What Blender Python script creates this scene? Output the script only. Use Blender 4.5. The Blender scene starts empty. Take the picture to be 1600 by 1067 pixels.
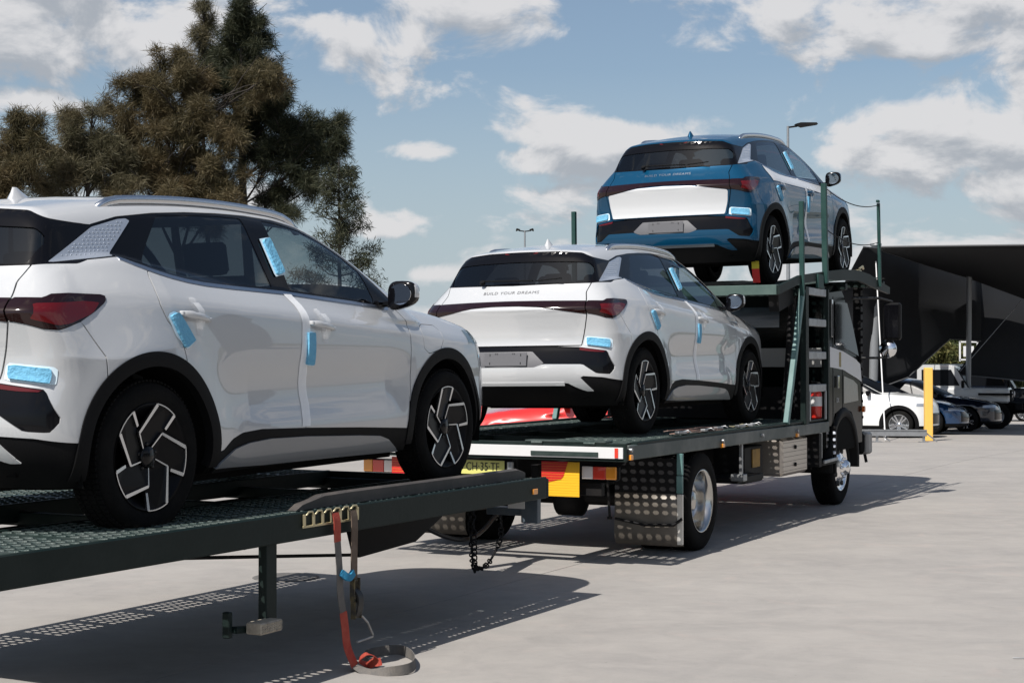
import bpy, bmesh, math, random
import numpy as np
from mathutils import Vector, Matrix, Euler

random.seed(7)
rng = np.random.default_rng(7)
scene = bpy.context.scene
R = math.radians

# ---------------------------------------------------------------- camera
cd = bpy.data.cameras.new('camera'); cam = bpy.data.objects.new('camera', cd)
scene.collection.objects.link(cam); scene.camera = cam
cam.location = (0, 0, 1.55); cam.rotation_euler = (R(90.742), 0, 0)
cd.sensor_width = 36; cd.lens = 56.45; cd.clip_start = .05; cd.clip_end = 3000

# ---------------------------------------------------------------- sun, sky, exposure
SUN_DIR = Vector((-.46, -.66, 1.0)).normalized()          # towards the sun
SUN_EL = math.asin(SUN_DIR.z); SUN_AZ = math.atan2(SUN_DIR.x, SUN_DIR.y)
sd = bpy.data.lights.new('sun', 'SUN'); sun = bpy.data.objects.new('sun', sd)
scene.collection.objects.link(sun); sd.energy = 5.0; sd.angle = R(.5); sd.color = (1.0, .955, .90)
sun.rotation_euler = SUN_DIR.to_track_quat('Z', 'Y').to_euler()

world = bpy.data.worlds.new('World'); scene.world = world; world.use_nodes = True
def build_world():
    nt = world.node_tree; N = nt.nodes; L = nt.links; N.clear()
    def n(t, **k):
        o = N.new(t)
        for a, b in k.items(): setattr(o, a, b)
        return o
    def val(x, i):
        if isinstance(x, (int, float)): i.default_value = x
        elif isinstance(x, tuple): i.default_value = x
        else: L.new(x, i)
    def M(op, a, b=0.0, c=None, clamp=False):
        o = n('ShaderNodeMath', operation=op, use_clamp=clamp); val(a, o.inputs[0]); val(b, o.inputs[1])
        if c is not None: val(c, o.inputs[2])
        return o.outputs[0]
    def VM(op, a, b=None):
        o = n('ShaderNodeVectorMath', operation=op); val(a, o.inputs[0])
        if b is not None: val(b, o.inputs[1])
        return o.outputs[0]
    def mix(f, a, b):
        o = n('ShaderNodeMix', data_type='RGBA'); val(f, o.inputs[0]); val(a, o.inputs[6]); val(b, o.inputs[7]); return o.outputs[2]
    sky = n('ShaderNodeTexSky', sky_type='NISHITA'); sky.sun_disc = False
    sky.sun_elevation = SUN_EL; sky.sun_rotation = SUN_AZ % (2 * math.pi)
    sky.air_density = 1.0; sky.dust_density = 1.6; sky.ozone_density = 1.3; sky.altitude = 30
    tc = n('ShaderNodeTexCoord'); d = tc.outputs['Generated']
    sep = n('ShaderNodeSeparateXYZ'); L.new(d, sep.inputs[0]); x, y, z = sep.outputs
    az = M('ARCTAN2', x, y); el = M('ARCSINE', z)
    def fbm(vec, scale, detail, rough, dist=0.0):
        o = n('ShaderNodeTexNoise'); o.inputs['Scale'].default_value = scale; o.inputs['Detail'].default_value = detail
        o.inputs['Roughness'].default_value = rough; o.inputs['Distortion'].default_value = dist; L.new(vec, o.inputs['Vector']); return o.outputs[0]
    # clouds stretched along the horizon: banks of cumulus by direction, broken up by noise
    banks = [(-.28, .205, .15, .050, 1.05), (-.105, .195, .045, .022, .85), (.0, .212, .055, .022, .72), (.058, .136, .060, .015, 1.15), (.012, .126, .035, .010, .95), (-.052, .130, .022, .009, .9),
             (.265, .205, .080, .030, 1.25), (.31, .118, .11, .030, 1.15), (-.30, .155, .05, .012, .95), (-.05, .085, .05, .010, .7), (.05, .055, .16, .012, .5), (.28, .062, .08, .018, .8), (-.045, .055, .035, .008, .75),
             (.05, .04, .5, .03, .52), (-.25, .09, .12, .02, .6), (-.9, .25, .35, .08, .8), (.9, .2, .4, .09, .8), (1.9, .3, .5, .1, .8), (-2.0, .3, .5, .1, .8), (3.1, .35, .4, .1, .7)]
    def density(dv):
        s2 = n('ShaderNodeSeparateXYZ'); L.new(dv, s2.inputs[0])
        a2 = M('ARCTAN2', s2.outputs[0], s2.outputs[1]); e2 = M('ARCSINE', s2.outputs[2])
        tot = None
        for (ca, ce, sa, se, w) in banks:
            q = M('ADD', M('POWER', M('DIVIDE', M('SUBTRACT', a2, ca), sa), 2.0), M('POWER', M('DIVIDE', M('SUBTRACT', e2, ce), se), 2.0))
            g = M('MULTIPLY', M('EXPONENT', M('MULTIPLY', q, -1.0)), w)
            tot = g if tot is None else M('MAXIMUM', tot, g)
        sc = VM('MULTIPLY', dv, (1.0, 1.0, 1.7))
        f1 = fbm(sc, 13.0, 12.0, .58, .35)
        f2 = fbm(sc, 4.5, 3.0, .5, .2)
        v = M('ADD', M('MULTIPLY', M('SUBTRACT', f1, .5), 3.0), M('MULTIPLY', M('SUBTRACT', f2, .5), 1.6))
        return M('ADD', M('SUBTRACT', M('MULTIPLY', M('MINIMUM', tot, 1.0), .95), .43), v)
    D0 = density(d)
    D1 = density(VM('ADD', d, (-.006, 0.0, .014)))
    cover = n('ShaderNodeMapRange', interpolation_type='SMOOTHSTEP'); L.new(D0, cover.inputs[0])
    cover.inputs[1].default_value = -.14; cover.inputs[2].default_value = .26
    shade = n('ShaderNodeMapRange', interpolation_type='SMOOTHSTEP'); L.new(M('ADD', M('MULTIPLY', M('SUBTRACT', D1, D0), 1.3), M('MULTIPLY', D1, .45)), shade.inputs[0])
    shade.inputs[1].default_value = -.30; shade.inputs[2].default_value = .75
    cloudcol = mix(shade.outputs[0], (10.2, 10.1, 10.2, 1), (5.6, 6.0, 6.6, 1))
    skyc = VM('MULTIPLY', sky.outputs[0], (1.40, 1.42, 1.42)); skyc = VM('MULTIPLY', skyc, (SKYG, SKYG, SKYG))
    hz = n('ShaderNodeMapRange'); L.new(el, hz.inputs[0]); hz.inputs[1].default_value = 0.0; hz.inputs[2].default_value = .18
    hz.inputs[3].default_value = .92; hz.inputs[4].default_value = 0.10
    base = mix(hz.outputs[0], skyc, (6.5, 7.7, 8.7, 1))
    col = mix(M('MULTIPLY', cover.outputs[0], .93), base, cloudcol)
    bg = n('ShaderNodeBackground'); bg.inputs[1].default_value = .056; L.new(col, bg.inputs[0])
    out = n('ShaderNodeOutputWorld'); L.new(bg.outputs[0], out.inputs[0])
SKYG = 1.0
build_world()
vs = scene.view_settings; vs.view_transform = 'Standard'; vs.look = 'None'; vs.exposure = .36; vs.gamma = 1; vs.use_curve_mapping = False
scene.render.engine = 'CYCLES'
scene.cycles.max_bounces = 8; scene.cycles.transparent_max_bounces = 12

# ---------------------------------------------------------------- objects
def tag(o, label=None, cat=None, group=None, kind=None):
    if label: o['label'] = label
    if cat: o['category'] = cat
    if group: o['group'] = group
    if kind: o['kind'] = kind
    return o
def empty(name, label, cat, loc=(0, 0, 0), yaw=0.0, group=None, mat=None):
    o = bpy.data.objects.new(name, None); scene.collection.objects.link(o); o.empty_display_size = .3
    if mat is not None: o.matrix_world = mat
    else: o.location = loc; o.rotation_euler = (0, 0, yaw)
    return tag(o, label, cat, group)
def link(name, me, parent=None, mats=None):
    o = bpy.data.objects.new(name, me); scene.collection.objects.link(o)
    if parent is not None: o.parent = parent
    if mats:
        for m in mats:
            if len(me.materials) < len(mats): me.materials.append(m)
    return o
KIDS = {}
def copy_tree(o, parent=None):
    c = o.copy(); scene.collection.objects.link(c); c.parent = parent
    for ch in o.children: copy_tree(ch, c)
    return c

class MB:
    """Collects simple solids; build() links them as one mesh object."""
    def __init__(s): s.v = []; s.f = []; s.m = []; s.sm = []
    def add(s, vs, fs, mi=0, smooth=False):
        b = len(s.v); s.v += [tuple(p) for p in vs]
        for f in fs: s.f.append(tuple(b + i for i in f)); s.m.append(mi); s.sm.append(smooth)
        return s
    def box(s, c, d, rot=None, ch=.004, mi=0):
        """chamfered box: centre, full sizes, optional rotation matrix"""
        hx, hy, hz = d[0]/2, d[1]/2, d[2]/2; ch = min(ch, hx*.45, hy*.45, hz*.45)
        V = []; idx = {}
        for sx in (-1, 1):
            for sy in (-1, 1):
                for sz in (-1, 1):
                    for ax in range(3):
                        p = [sx*(hx-ch), sy*(hy-ch), sz*(hz-ch)]; p[ax] = (sx*hx, sy*hy, sz*hz)[ax]
                        idx[(sx, sy, sz, ax)] = len(V); V.append(Vector(p))
        F = []
        for ax in range(3):
            o1, o2 = [a for a in range(3) if a != ax]
            for sg in (-1, 1):
                q = []
                for (u, w) in ((-1, -1), (1, -1), (1, 1), (-1, 1)):
                    k = [0, 0, 0]; k[ax] = sg; k[o1] = u; k[o2] = w; q.append(idx[(*k, ax)])
                F.append(q)
            for u in (-1, 1):
                for w in (-1, 1):
                    q = []
                    for (t, face) in ((-1, o1), (1, o1), (1, o2), (-1, o2)):
                        k = [0, 0, 0]; k[ax] = t; k[o1] = u; k[o2] = w; q.append(idx[(*k, face)])
                    F.append(q)
        for sx in (-1, 1):
            for sy in (-1, 1):
                for sz in (-1, 1): F.append([idx[(sx, sy, sz, a)] for a in range(3)])
        FF = []
        for q in F:
            c0 = sum((V[i] for i in q), Vector()) / len(q)
            nn = (V[q[1]] - V[q[0]]).cross(V[q[2]] - V[q[1]])
            FF.append(q if nn.dot(c0) > 0 else q[::-1])
        c = Vector(c)
        V = [(rot @ p if rot is not None else p) + c for p in V]
        return s.add(V, FF, mi)
    def bar(s, a, b, w, h, up=(0, 0, 1), ch=.004, mi=0):
        a = Vector(a); b = Vector(b); x = (b - a); l = x.length; x.normalize(); up = Vector(up)
        y = up.cross(x)
        if y.length < 1e-4: y = Vector((0, 1, 0)).cross(x)
        y.normalize(); z = x.cross(y)
        rot = Matrix((x, y, z)).transposed()
        return s.box((a + b) / 2, (l, w, h), rot, ch, mi)
    def tube(s, pts, r, n=10, cap=True, mi=0, smooth=True):
        pts = [Vector(p) for p in pts]; rs = r if isinstance(r, (list, tuple)) else [r] * len(pts)
        V = []; F = []; ref = None
        for i, p in enumerate(pts):
            t = (pts[min(i+1, len(pts)-1)] - pts[max(i-1, 0)]).normalized()
            if ref is None:
                ref = t.orthogonal().normalized()
            ref = (ref - t * ref.dot(t)).normalized(); b = t.cross(ref)
            for k in range(n):
                an = 2*math.pi*k/n; V.append(p + (ref*math.cos(an) + b*math.sin(an)) * rs[i])
        for i in range(len(pts)-1):
            for k in range(n):
                F.append((i*n+k, i*n+(k+1) % n, (i+1)*n+(k+1) % n, (i+1)*n+k))
        s.add(V, F, mi, smooth)
        if cap:
            s.add(V[:n], [tuple(range(n))[::-1]], mi); s.add(V[-n:], [tuple(range(n))], mi)
        return s
    def prism(s, poly, ax, a0, a1, mi=0):
        """extrude a 2D polygon along axis ax ('x','y','z') from a0 to a1; poly in the two other axes, in order"""
        def P(u, w, t): return {'x': (t, u, w), 'y': (u, t, w), 'z': (u, w, t)}[ax]
        n = len(poly); V = [P(u, w, a0) for u, w in poly] + [P(u, w, a1) for u, w in poly]
        F = [tuple(range(n)), tuple(range(n, 2*n))[::-1]] + [(i, i+n, (i+1) % n + n, (i+1) % n) for i in range(n)]
        ar = sum(poly[i][0]*poly[(i+1) % n][1] - poly[(i+1) % n][0]*poly[i][1] for i in range(n))
        flip = (ar > 0) == (a1 > a0)
        if ax == 'y': flip = not flip
        if not flip: F = [f[::-1] for f in F]
        F = [f[::-1] for f in F] if False else F
        return s.add(V, F, mi)
    def lathe(s, prof, c=(0, 0, 0), ax='y', n=32, mi=0, smooth=True, closed=False):
        """prof: (axial, radius) pairs; revolve about axis through c"""
        V = []; F = []; m = len(prof)
        for k in range(n):
            an = 2*math.pi*k/n; ca, sa = math.cos(an), math.sin(an)
            for (t, r) in prof:
                p = {'y': (r*ca, t, r*sa), 'x': (t, r*ca, r*sa), 'z': (r*ca, r*sa, t)}[ax]
                V.append((p[0]+c[0], p[1]+c[1], p[2]+c[2]))
        for k in range(n):
            for i in range(m if closed else m-1):
                j = (i+1) % m
                F.append((k*m+i, k*m+j, ((k+1) % n)*m+j, ((k+1) % n)*m+i))
        return s.add(V, F, mi, smooth)
    def mesh(s, name='m'):
        me = bpy.data.meshes.new(name); me.from_pydata(s.v, [], s.f)
        me.polygons.foreach_set('material_index', s.m); me.polygons.foreach_set('use_smooth', s.sm)
        me.update(); return me
    def build(s, name, mats, parent=None, recalc=True, weld=False):
        me = s.mesh(name)
        if recalc or weld:
            bm = bmesh.new(); bm.from_mesh(me)
            if weld: bmesh.ops.remove_doubles(bm, verts=bm.verts, dist=1e-5)
            if recalc: bmesh.ops.recalc_face_normals(bm, faces=bm.faces)
            bm.to_mesh(me); bm.free()
        for m in (mats if isinstance(mats, (list, tuple)) else [mats]): me.materials.append(m)
        return link(name, me, parent)

# ---------------------------------------------------------------- materials
MATS = {}
def mat(name, col, rough=.5, metal=0.0, coat=0.0, spec=.5, noise=None, bump=None, emis=None, alpha=None, trans=None, sheen=None):
    """principled material with optional colour breakup (scale, amount, dark colour) and bump (scale, strength)"""
    if name in MATS: return MATS[name]
    m = bpy.data.materials.new(name); m.use_nodes = True; nt = m.node_tree; N = nt.nodes; L = nt.links
    b = N['Principled BSDF']; b.inputs['Base Color'].default_value = (*col, 1); b.inputs['Roughness'].default_value = rough
    b.inputs['Metallic'].default_value = metal; b.inputs['Coat Weight'].default_value = coat; b.inputs['Coat Roughness'].default_value = .02; b.inputs['Coat IOR'].default_value = 1.55
    b.inputs['Specular IOR Level'].default_value = spec
    tc = N.new('ShaderNodeTexCoord')
    if noise:
        sc, amt, col2 = noise
        t = N.new('ShaderNodeTexNoise'); t.inputs['Scale'].default_value = sc; t.inputs['Detail'].default_value = 8; t.inputs['Roughness'].default_value = .65
        L.new(tc.outputs['Object'], t.inputs['Vector'])
        r = N.new('ShaderNodeMapRange'); r.inputs[1].default_value = .42; r.inputs[2].default_value = .68; r.inputs[4].default_value = amt; L.new(t.outputs[0], r.inputs[0])
        x = N.new('ShaderNodeMix'); x.data_type = 'RGBA'; x.inputs[6].default_value = (*col, 1); x.inputs[7].default_value = (*col2, 1)
        L.new(r.outputs[0], x.inputs[0]); L.new(x.outputs[2], b.inputs['Base Color'])
        rr = N.new('ShaderNodeMapRange'); rr.inputs[3].default_value = rough; rr.inputs[4].default_value = min(1, rough + .18); L.new(t.outputs[0], rr.inputs[0]); L.new(rr.outputs[0], b.inputs['Roughness'])
    if bump:
        t2 = N.new('ShaderNodeTexNoise'); t2.inputs['Scale'].default_value = bump[0]; t2.inputs['Detail'].default_value = 5; L.new(tc.outputs['Object'], t2.inputs['Vector'])
        bp = N.new('ShaderNodeBump'); bp.inputs['Strength'].default_value = bump[1]; bp.inputs['Distance'].default_value = .01; L.new(t2.outputs[0], bp.inputs['Height']); L.new(bp.outputs[0], b.inputs['Normal'])
    if trans is not None: b.inputs['Transmission Weight'].default_value = trans
    MATS[name] = m; return m
def glass(name, tint=(.25, .27, .28), rough=.0):
    if name in MATS: return MATS[name]
    m = bpy.data.materials.new(name); m.use_nodes = True; nt = m.node_tree; N = nt.nodes; L = nt.links; N.clear()
    tr = N.new('ShaderNodeBsdfTransparent'); tr.inputs[0].default_value = (*tint, 1)
    gl = N.new('ShaderNodeBsdfGlossy'); gl.inputs['Roughness'].default_value = rough; gl.inputs[0].default_value = (.9, .95, 1, 1)
    fr = N.new('ShaderNodeFresnel'); ge = N.new('ShaderNodeNewGeometry'); mr = N.new('ShaderNodeMapRange'); mr.inputs[3].default_value = 1.52; mr.inputs[4].default_value = 1/1.52; L.new(ge.outputs['Backfacing'], mr.inputs[0]); L.new(mr.outputs[0], fr.inputs[0])
    mx = N.new('ShaderNodeMixShader'); L.new(fr.outputs[0], mx.inputs[0]); L.new(tr.outputs[0], mx.inputs[1]); L.new(gl.outputs[0], mx.inputs[2])
    o = N.new('ShaderNodeOutputMaterial'); L.new(mx.outputs[0], o.inputs[0]); MATS[name] = m; return m
def film(name, col=(.8, .82, .84), op=.35):
    if name in MATS: return MATS[name]
    m = bpy.data.materials.new(name); m.use_nodes = True; nt = m.node_tree; N = nt.nodes; L = nt.links
    b = N['Principled BSDF']; b.inputs['Base Color'].default_value = (*col, 1); b.inputs['Roughness'].default_value = .35
    tc = N.new('ShaderNodeTexCoord'); t = N.new('ShaderNodeTexNoise'); t.inputs['Scale'].default_value = 30; L.new(tc.outputs['Object'], t.inputs['Vector'])
    bp = N.new('ShaderNodeBump'); bp.inputs['Strength'].default_value = .25; bp.inputs['Distance'].default_value = .004; L.new(t.outputs[0], bp.inputs['Height']); L.new(bp.outputs[0], b.inputs['Normal'])
    tr = N.new('ShaderNodeBsdfTransparent'); mx = N.new('ShaderNodeMixShader'); mx.inputs[0].default_value = op
    L.new(tr.outputs[0], mx.inputs[1]); L.new(b.outputs[0], mx.inputs[2]); L.new(mx.outputs[0], N['Material Output'].inputs[0])
    MATS[name] = m; return m

M_white = mat('white_paint', (.445, .452, .458), .30, 0, 1.0)
M_white.node_tree.nodes['Principled BSDF'].inputs['Coat IOR'].default_value = 1.85
M_blue = mat('blue_paint', (.002, .048, .105), .34, .25, .8, spec=.05)
M_gblack = mat('gloss_black', (.003, .003, .004), .12, 0, .10, spec=.18)
M_mblack = mat('black_plastic', (.005, .005, .0055), .6, spec=.12, bump=(220, .12))
M_rim = mat('rim_black', (.004, .004, .005), .35, 0, 0, spec=.12)
M_dark = mat('dark_cavity', (.005, .005, .005), .85, spec=.06)
M_tyre = mat('tyre_rubber', (.005, .005, .005), .85, spec=.12, bump=(90, .25), noise=(9, .5, (.014, .013, .012)))
M_silver = mat('polished_alloy', (.62, .63, .65), .22, 1.0)
M_chromestrip = mat('satin_trim', (.42, .45, .50), .28, 1.0)
M_chrome = mat('chrome', (.82, .82, .83), .07, 1.0)
M_redlens = mat('red_lens', (.08, .002, .003), .12, 0, .5, spec=.3)
M_darkred = mat('smoked_lens', (.010, .001, .001), .10, 0, .5, spec=.3)
M_glass = glass('tinted_glass', (.11, .12, .13))
M_glassl = glass('windscreen_glass', (.62, .68, .68))
M_glassr = glass('rear_glass', (.10, .11, .12))
M_grey = mat('grey_plastic', (.10, .10, .108), .5, bump=(160, .1))
M_foam = mat('blue_foam', (.12, .36, .54), .7, bump=(60, .8), noise=(25, .5, (.18, .45, .62)))
M_foamp = mat('pale_foam', (.62, .74, .80), .6)
M_film = film('clear_film', (.92, .93, .94), .75)
M_film2 = film('thin_tape', (.80, .81, .82), .42)
M_greend = mat('deep_green_steel', (.012, .042, .038), .45, 0, 0, spec=.25, noise=(5, .7, (.03, .07, .062)))
M_rimt = mat('truck_rim_chrome', (.50, .49, .47), .14, 1.0)
M_lotglass = mat('lot_car_glass', (.006, .007, .009), .28, 0, 0, spec=.12)
M_glassf = glass('front_door_glass', (.48, .54, .56))
M_sillc = mat('silver_sill', (.20, .21, .225), .35, .3, .5)
M_filmw = mat('white_film', (.56, .57, .58), .38, 0, .2, bump=(7, .12))
M_seat = mat('seat_cloth', (.03, .032, .036), .8)
M_seatl = mat('pale_trim', (.34, .35, .36), .7)
M_pattern = mat('patterned_silver', (.42, .46, .52), .34, .55, .4)
M_green = mat('dark_green_steel', (.004, .011, .010), .45, 0, .0, spec=.2, noise=(3.5, .8, (.013, .020, .018)), bump=(40, .1))
M_greenl = mat('teal_steel', (.045, .12, .115), .45, 0, .1, noise=(5, .7, (.13, .22, .21)))
M_plate = mat('worn_tread_plate', (.024, .042, .038), .40, .3, noise=(6, .9, (.065, .08, .075)), bump=(120, .2))
M_steel = mat('galvanised_steel', (.36, .37, .38), .4, .9, noise=(12, .6, (.22, .22, .22)))
M_blksteel = mat('black_steel', (.005, .005, .006), .55, spec=.18, noise=(4, .6, (.018, .016, .014)))
M_wboard = mat('white_board', (.60, .60, .60), .45, noise=(4, .25, (.6, .58, .56)))
M_amber = mat('amber_lens', (.75, .28, .03), .2, 0, .6)
M_red = mat('lamp_red', (.62, .05, .03), .2, 0, .6)
M_clear = mat('lamp_clear', (.72, .66, .62), .2, 0, .6)
M_yellow = mat('yellow_sheet', (.80, .44, .02), .45)
M_redsheet = mat('red_sheet', (.50, .015, .015), .45)
M_plyel = mat('plate_yellow', (.62, .60, .17), .45)
M_ink = mat('ink_black', (.01, .01, .01), .5)
M_stainless = mat('stainless', (.12, .105, .088), .45, .3, bump=(3, .15))
M_strap = mat('grey_webbing', (.10, .095, .09), .8, bump=(150, .3), noise=(20, .6, (.17, .15, .13)))
M_strapr = mat('red_webbing', (.30, .035, .02), .75, bump=(150, .3), noise=(20, .6, (.42, .10, .06)))
M_brass = mat('zinc_yellow', (.50, .44, .28), .38, .8)
# ---------------------------------------------------------------- car body surface
def hermite(xs, ys):
    xs = np.array(xs, float); ys = np.array(ys, float)
    h = np.diff(xs); d = np.diff(ys) / h
    m = np.empty_like(ys); m[0] = d[0]; m[-1] = d[-1]
    m[1:-1] = (d[:-1] * h[1:] + d[1:] * h[:-1]) / (h[:-1] + h[1:])
    def f(x):
        x = np.clip(x, xs[0], xs[-1])
        i = np.clip(np.searchsorted(xs, x) - 1, 0, len(xs) - 2)
        t = (x - xs[i]) / h[i]
        return ((2*t**3 - 3*t**2 + 1) * ys[i] + (t**3 - 2*t**2 + t) * h[i] * m[i]
                + (-2*t**3 + 3*t**2) * ys[i+1] + (t**3 - t**2) * h[i] * m[i+1])
    return f

def smax(a, b, k):
    h = np.maximum(k - np.abs(a - b), 0) / k
    return np.maximum(a, b) + h * h * k * .25

def smin(a, b, k):
    return -smax(-a, -b, k)

class Body:
    """Smooth closed car body: union of a lower body and a cabin, each an intersection of shaped limits."""
    def __init__(s, **k):
        s.__dict__.update(k)
    def G(s, x, a, z):
        a = np.abs(a)
        belt = s.belt(x); cr = s.crease(x)
        zn = np.where(z < .6, z, np.where(z < cr, .6 + (z - .6) / (cr - .6) * .35,
                      .95 + (z - cr) / np.maximum(belt - cr, .05) * .17))
        side = (a - s.width(x) * s.prof(zn) - s.bulge(x, z)) * .97
        top = (z - s.deck(x, a)) * .95
        rear = (s.rear(z, a) - x) * .9
        front = (x - s.front(z, a)) * .85
        bot = s.bottom(x) - z
        low = smax(smax(smax(side, top, s.ktop), rear, s.krear), front, .14)
        low = smax(low, bot, .06)
        gs = (a - s.gh(x) + s.tumble * (z - 1.2)) * .93
        rt = (z - s.roof(x + s.wrap * a * a) + s.camber * (a / .6) ** 2) * .9
        rg = (s.rglass(z, a) - x) * .82
        gr = smax(smax(gs, rt, s.kroof), rg, s.krg)
        gr = smax(gr, belt - .10 - z, .03)
        return smin(low, gr, s.kjoin)

def atto_body():
    prof = hermite([.05, .15, .22, .30, .36, .45, .55, .65, .75, .85, .91, .95, .98, 1.02, 1.07, 1.12, 1.18],
                   [.70, .785, .835, .872, .884, .890, .888, .888, .893, .894, .890, .884, .872, .845, .806, .768, .73])
    w = hermite([-.9, -.5, -.1, .6, 1.36, 2.1, 2.7, 3.2, 3.7], [.93, .965, 1.0, 1.0, 1.0, .995, .975, .94, .85])
    def bulge(x, z):
        r1 = np.hypot(x, z - .345); r2 = np.hypot(x - 2.72, z - .345)
        b = .026 * np.exp(-((r1 - .44) / .13) ** 2) + .016 * np.exp(-((r2 - .44) / .13) ** 2)
        b = b - .05 * np.clip((.15 - x) / .5, 0, 1) * np.clip((z - .80) / .25, 0, 1)
        # shallow scallop along the doors
        b = b - .024 * np.exp(-((z - .60 - .02 * x) / .12) ** 2) * np.clip((x - .45) / .3, 0, 1) * np.clip((2.35 - x) / .3, 0, 1)
        b = b + .014 * np.exp(-((z - .42) / .07) ** 2) * np.clip((x - .6) / .3, 0, 1) * np.clip((2.3 - x) / .3, 0, 1)
        return b
    crz = hermite([-.9, -.23, .3, 1.37, 2.35, 3.0, 3.7], [1.06, 1.045, 1.03, .975, .91, .86, .80])
    belt = hermite([-.9, -.45, -.05, .19, .7, 1.36, 2.08, 2.4, 3.0, 3.7], [1.16, 1.205, 1.25, 1.215, 1.165, 1.125, 1.075, 1.06, 1.01, .92])
    hood = hermite([1.9, 2.3, 2.6, 3.0, 3.3, 3.5, 3.62, 3.75], [1.14, 1.12, 1.095, 1.04, .975, .90, .81, .62])
    def deck(x, a):
        h = hood(x) - .055 * (a / .8) ** 2
        return np.where(x > 2.0, h, belt(x) + .015)
    rc = hermite([.1, .25, .35, .45, .55, .66, .72, .80, .92, .97, 1.0, 1.03, 1.08, 1.14, 1.2, 1.26],
                 [-.55, -.66, -.75, -.795, -.80, -.775, -.755, -.752, -.768, -.778, -.782, -.755, -.70, -.645, -.60, -.56])
    def rear(z, a):
        return rc(z) + .26 * a ** 2 + .18 * np.clip(a - .6, 0, 1) ** 2
    fc = hermite([.1, .2, .4, .6, .75, .9, 1.0], [3.45, 3.55, 3.63, 3.65, 3.62, 3.55, 3.5])
    def front(z, a):
        return fc(z) - .28 * a ** 2 - .9 * np.clip(a - .5, 0, 1) ** 2
    gh = hermite([-.7, -.45, 0, .5, 1.2, 2.0, 2.5, 3], [.62, .672, .712, .735, .750, .765, .775, .77])
    roof = hermite([-.7, -.45, -.2, 0, .5, .9, 1.25, 1.55, 1.8, 2.0, 2.3, 2.75, 3.1, 3.8],
                   [1.44, 1.485, 1.522, 1.553, 1.598, 1.608, 1.60, 1.575, 1.51, 1.435, 1.29, 1.03, .78, .2])
    def rglass(z, a):
        g = -.60 + (z - 1.2) * .60
        sp = -.455 + 0 * z
        return np.where(z > 1.425, np.minimum(g, sp + (1.47 - z) * .3), g) + .28 * a ** 2
    return Body(prof=prof, width=w, bulge=bulge, crease=crz, belt=belt, deck=deck, rear=rear, front=front,
                gh=gh, roof=roof, rglass=rglass, tumble=.43, wrap=.25, camber=.055,
                bottom=lambda x: .19 + 0 * x, ktop=.05, krear=.10, kroof=.09, krg=.05, kjoin=.02)
# ---------------------------------------------------------------- sampling and clipping the surface
class Patch:
    def __init__(s, P, N, F): s.P = P; s.N = N; s.F = F            # a = P[:,1] >= 0 is the (right) side
    def copy(s): return Patch(s.P, s.N, s.F)
def grid_of(B, x0, x1, zc=.75, na=64, ns=170, nt=112, tmin=-40):
    st = []
    for i in range(na): st.append((x0, math.pi*.5*(1 - i/na)))      # angle from side towards the rear
    for i in range(ns + 1): st.append((x0 + (x1-x0)*i/ns, 0.0))
    for i in range(1, na + 1): st.append((x1, -math.pi*.5*i/na))
    st = np.array(st); th = np.radians(np.linspace(tmin, 90, nt))
    ox = np.repeat(st[:, 0][:, None], nt, 1); ph = st[:, 1][:, None]; T = th[None, :]
    dx = -np.sin(ph) * np.cos(T); da = np.cos(ph) * np.cos(T); dz = np.sin(T) + 0*ph
    lo = np.zeros_like(dx); hi = lo + 2.6
    for _ in range(26):
        mid = (lo + hi) / 2
        g = B.G(ox + dx*mid, da*mid, zc + dz*mid)
        ins = g < 0; lo = np.where(ins, mid, lo); hi = np.where(ins, hi, mid)
    t = (lo + hi) / 2
    X, A, Z = ox + dx*t, da*t, zc + dz*t
    e = 2e-3
    gx = B.G(X+e, A, Z) - B.G(X-e, A, Z)
    ga = B.G(X, np.abs(A+e), Z) - np.where(A > e, B.G(X, np.abs(A-e), Z), B.G(X, np.abs(A+e), Z))
    gz = B.G(X, A, Z+e) - B.G(X, A, Z-e)
    Nn = np.stack([gx, ga, gz], -1); Nn /= np.linalg.norm(Nn, axis=-1, keepdims=True) + 1e-12
    P = np.stack([X, A, Z], -1).reshape(-1, 3); Nn = Nn.reshape(-1, 3)
    n1 = len(st); ii, jj = np.meshgrid(np.arange(n1-1), np.arange(nt-1), indexing='ij')
    a = ii*nt + jj
    F = np.stack([a, a+nt, a+nt+1, a+1], -1).reshape(-1, 4)          # ordered for outward normals on the left side
    return Patch(P, Nn, [tuple(f) for f in F.tolist()])

def clip(pt, field):
    """keep where field(P, N) > 0"""
    f = field(pt.P, pt.N); keep = []; cross = []
    pos = f > 0
    pl = pos.tolist()
    for q in pt.F:
        c = 0
        for i in q: c += pl[i]
        if c == len(q): keep.append(q)
        elif c: cross.append(q)
    newP = []; newN = []; cache = {}; base = len(pt.P)
    for q in cross:
        o = []
        for k in range(len(q)):
            i, j = q[k], q[(k+1) % len(q)]
            if pl[i]: o.append(i)
            if pl[i] != pl[j]:
                key = (i, j) if i < j else (j, i)
                if key not in cache:
                    t = f[i] / (f[i] - f[j]); cache[key] = base + len(newP)
                    newP.append(pt.P[i] + (pt.P[j]-pt.P[i])*t); newN.append(pt.N[i] + (pt.N[j]-pt.N[i])*t)
                o.append(cache[key])
        if len(o) >= 3: keep.append(tuple(o))
    P = np.vstack([pt.P, np.array(newP).reshape(-1, 3)]); N = np.vstack([pt.N, np.array(newN).reshape(-1, 3)])
    used = sorted({i for q in keep for i in q})
    if not used: return Patch(np.zeros((0, 3)), np.zeros((0, 3)), [])
    mp = dict(zip(used, range(len(used)))); u = np.array(used)
    return Patch(P[u], N[u], [tuple(mp[i] for i in q) for q in keep])

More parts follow.
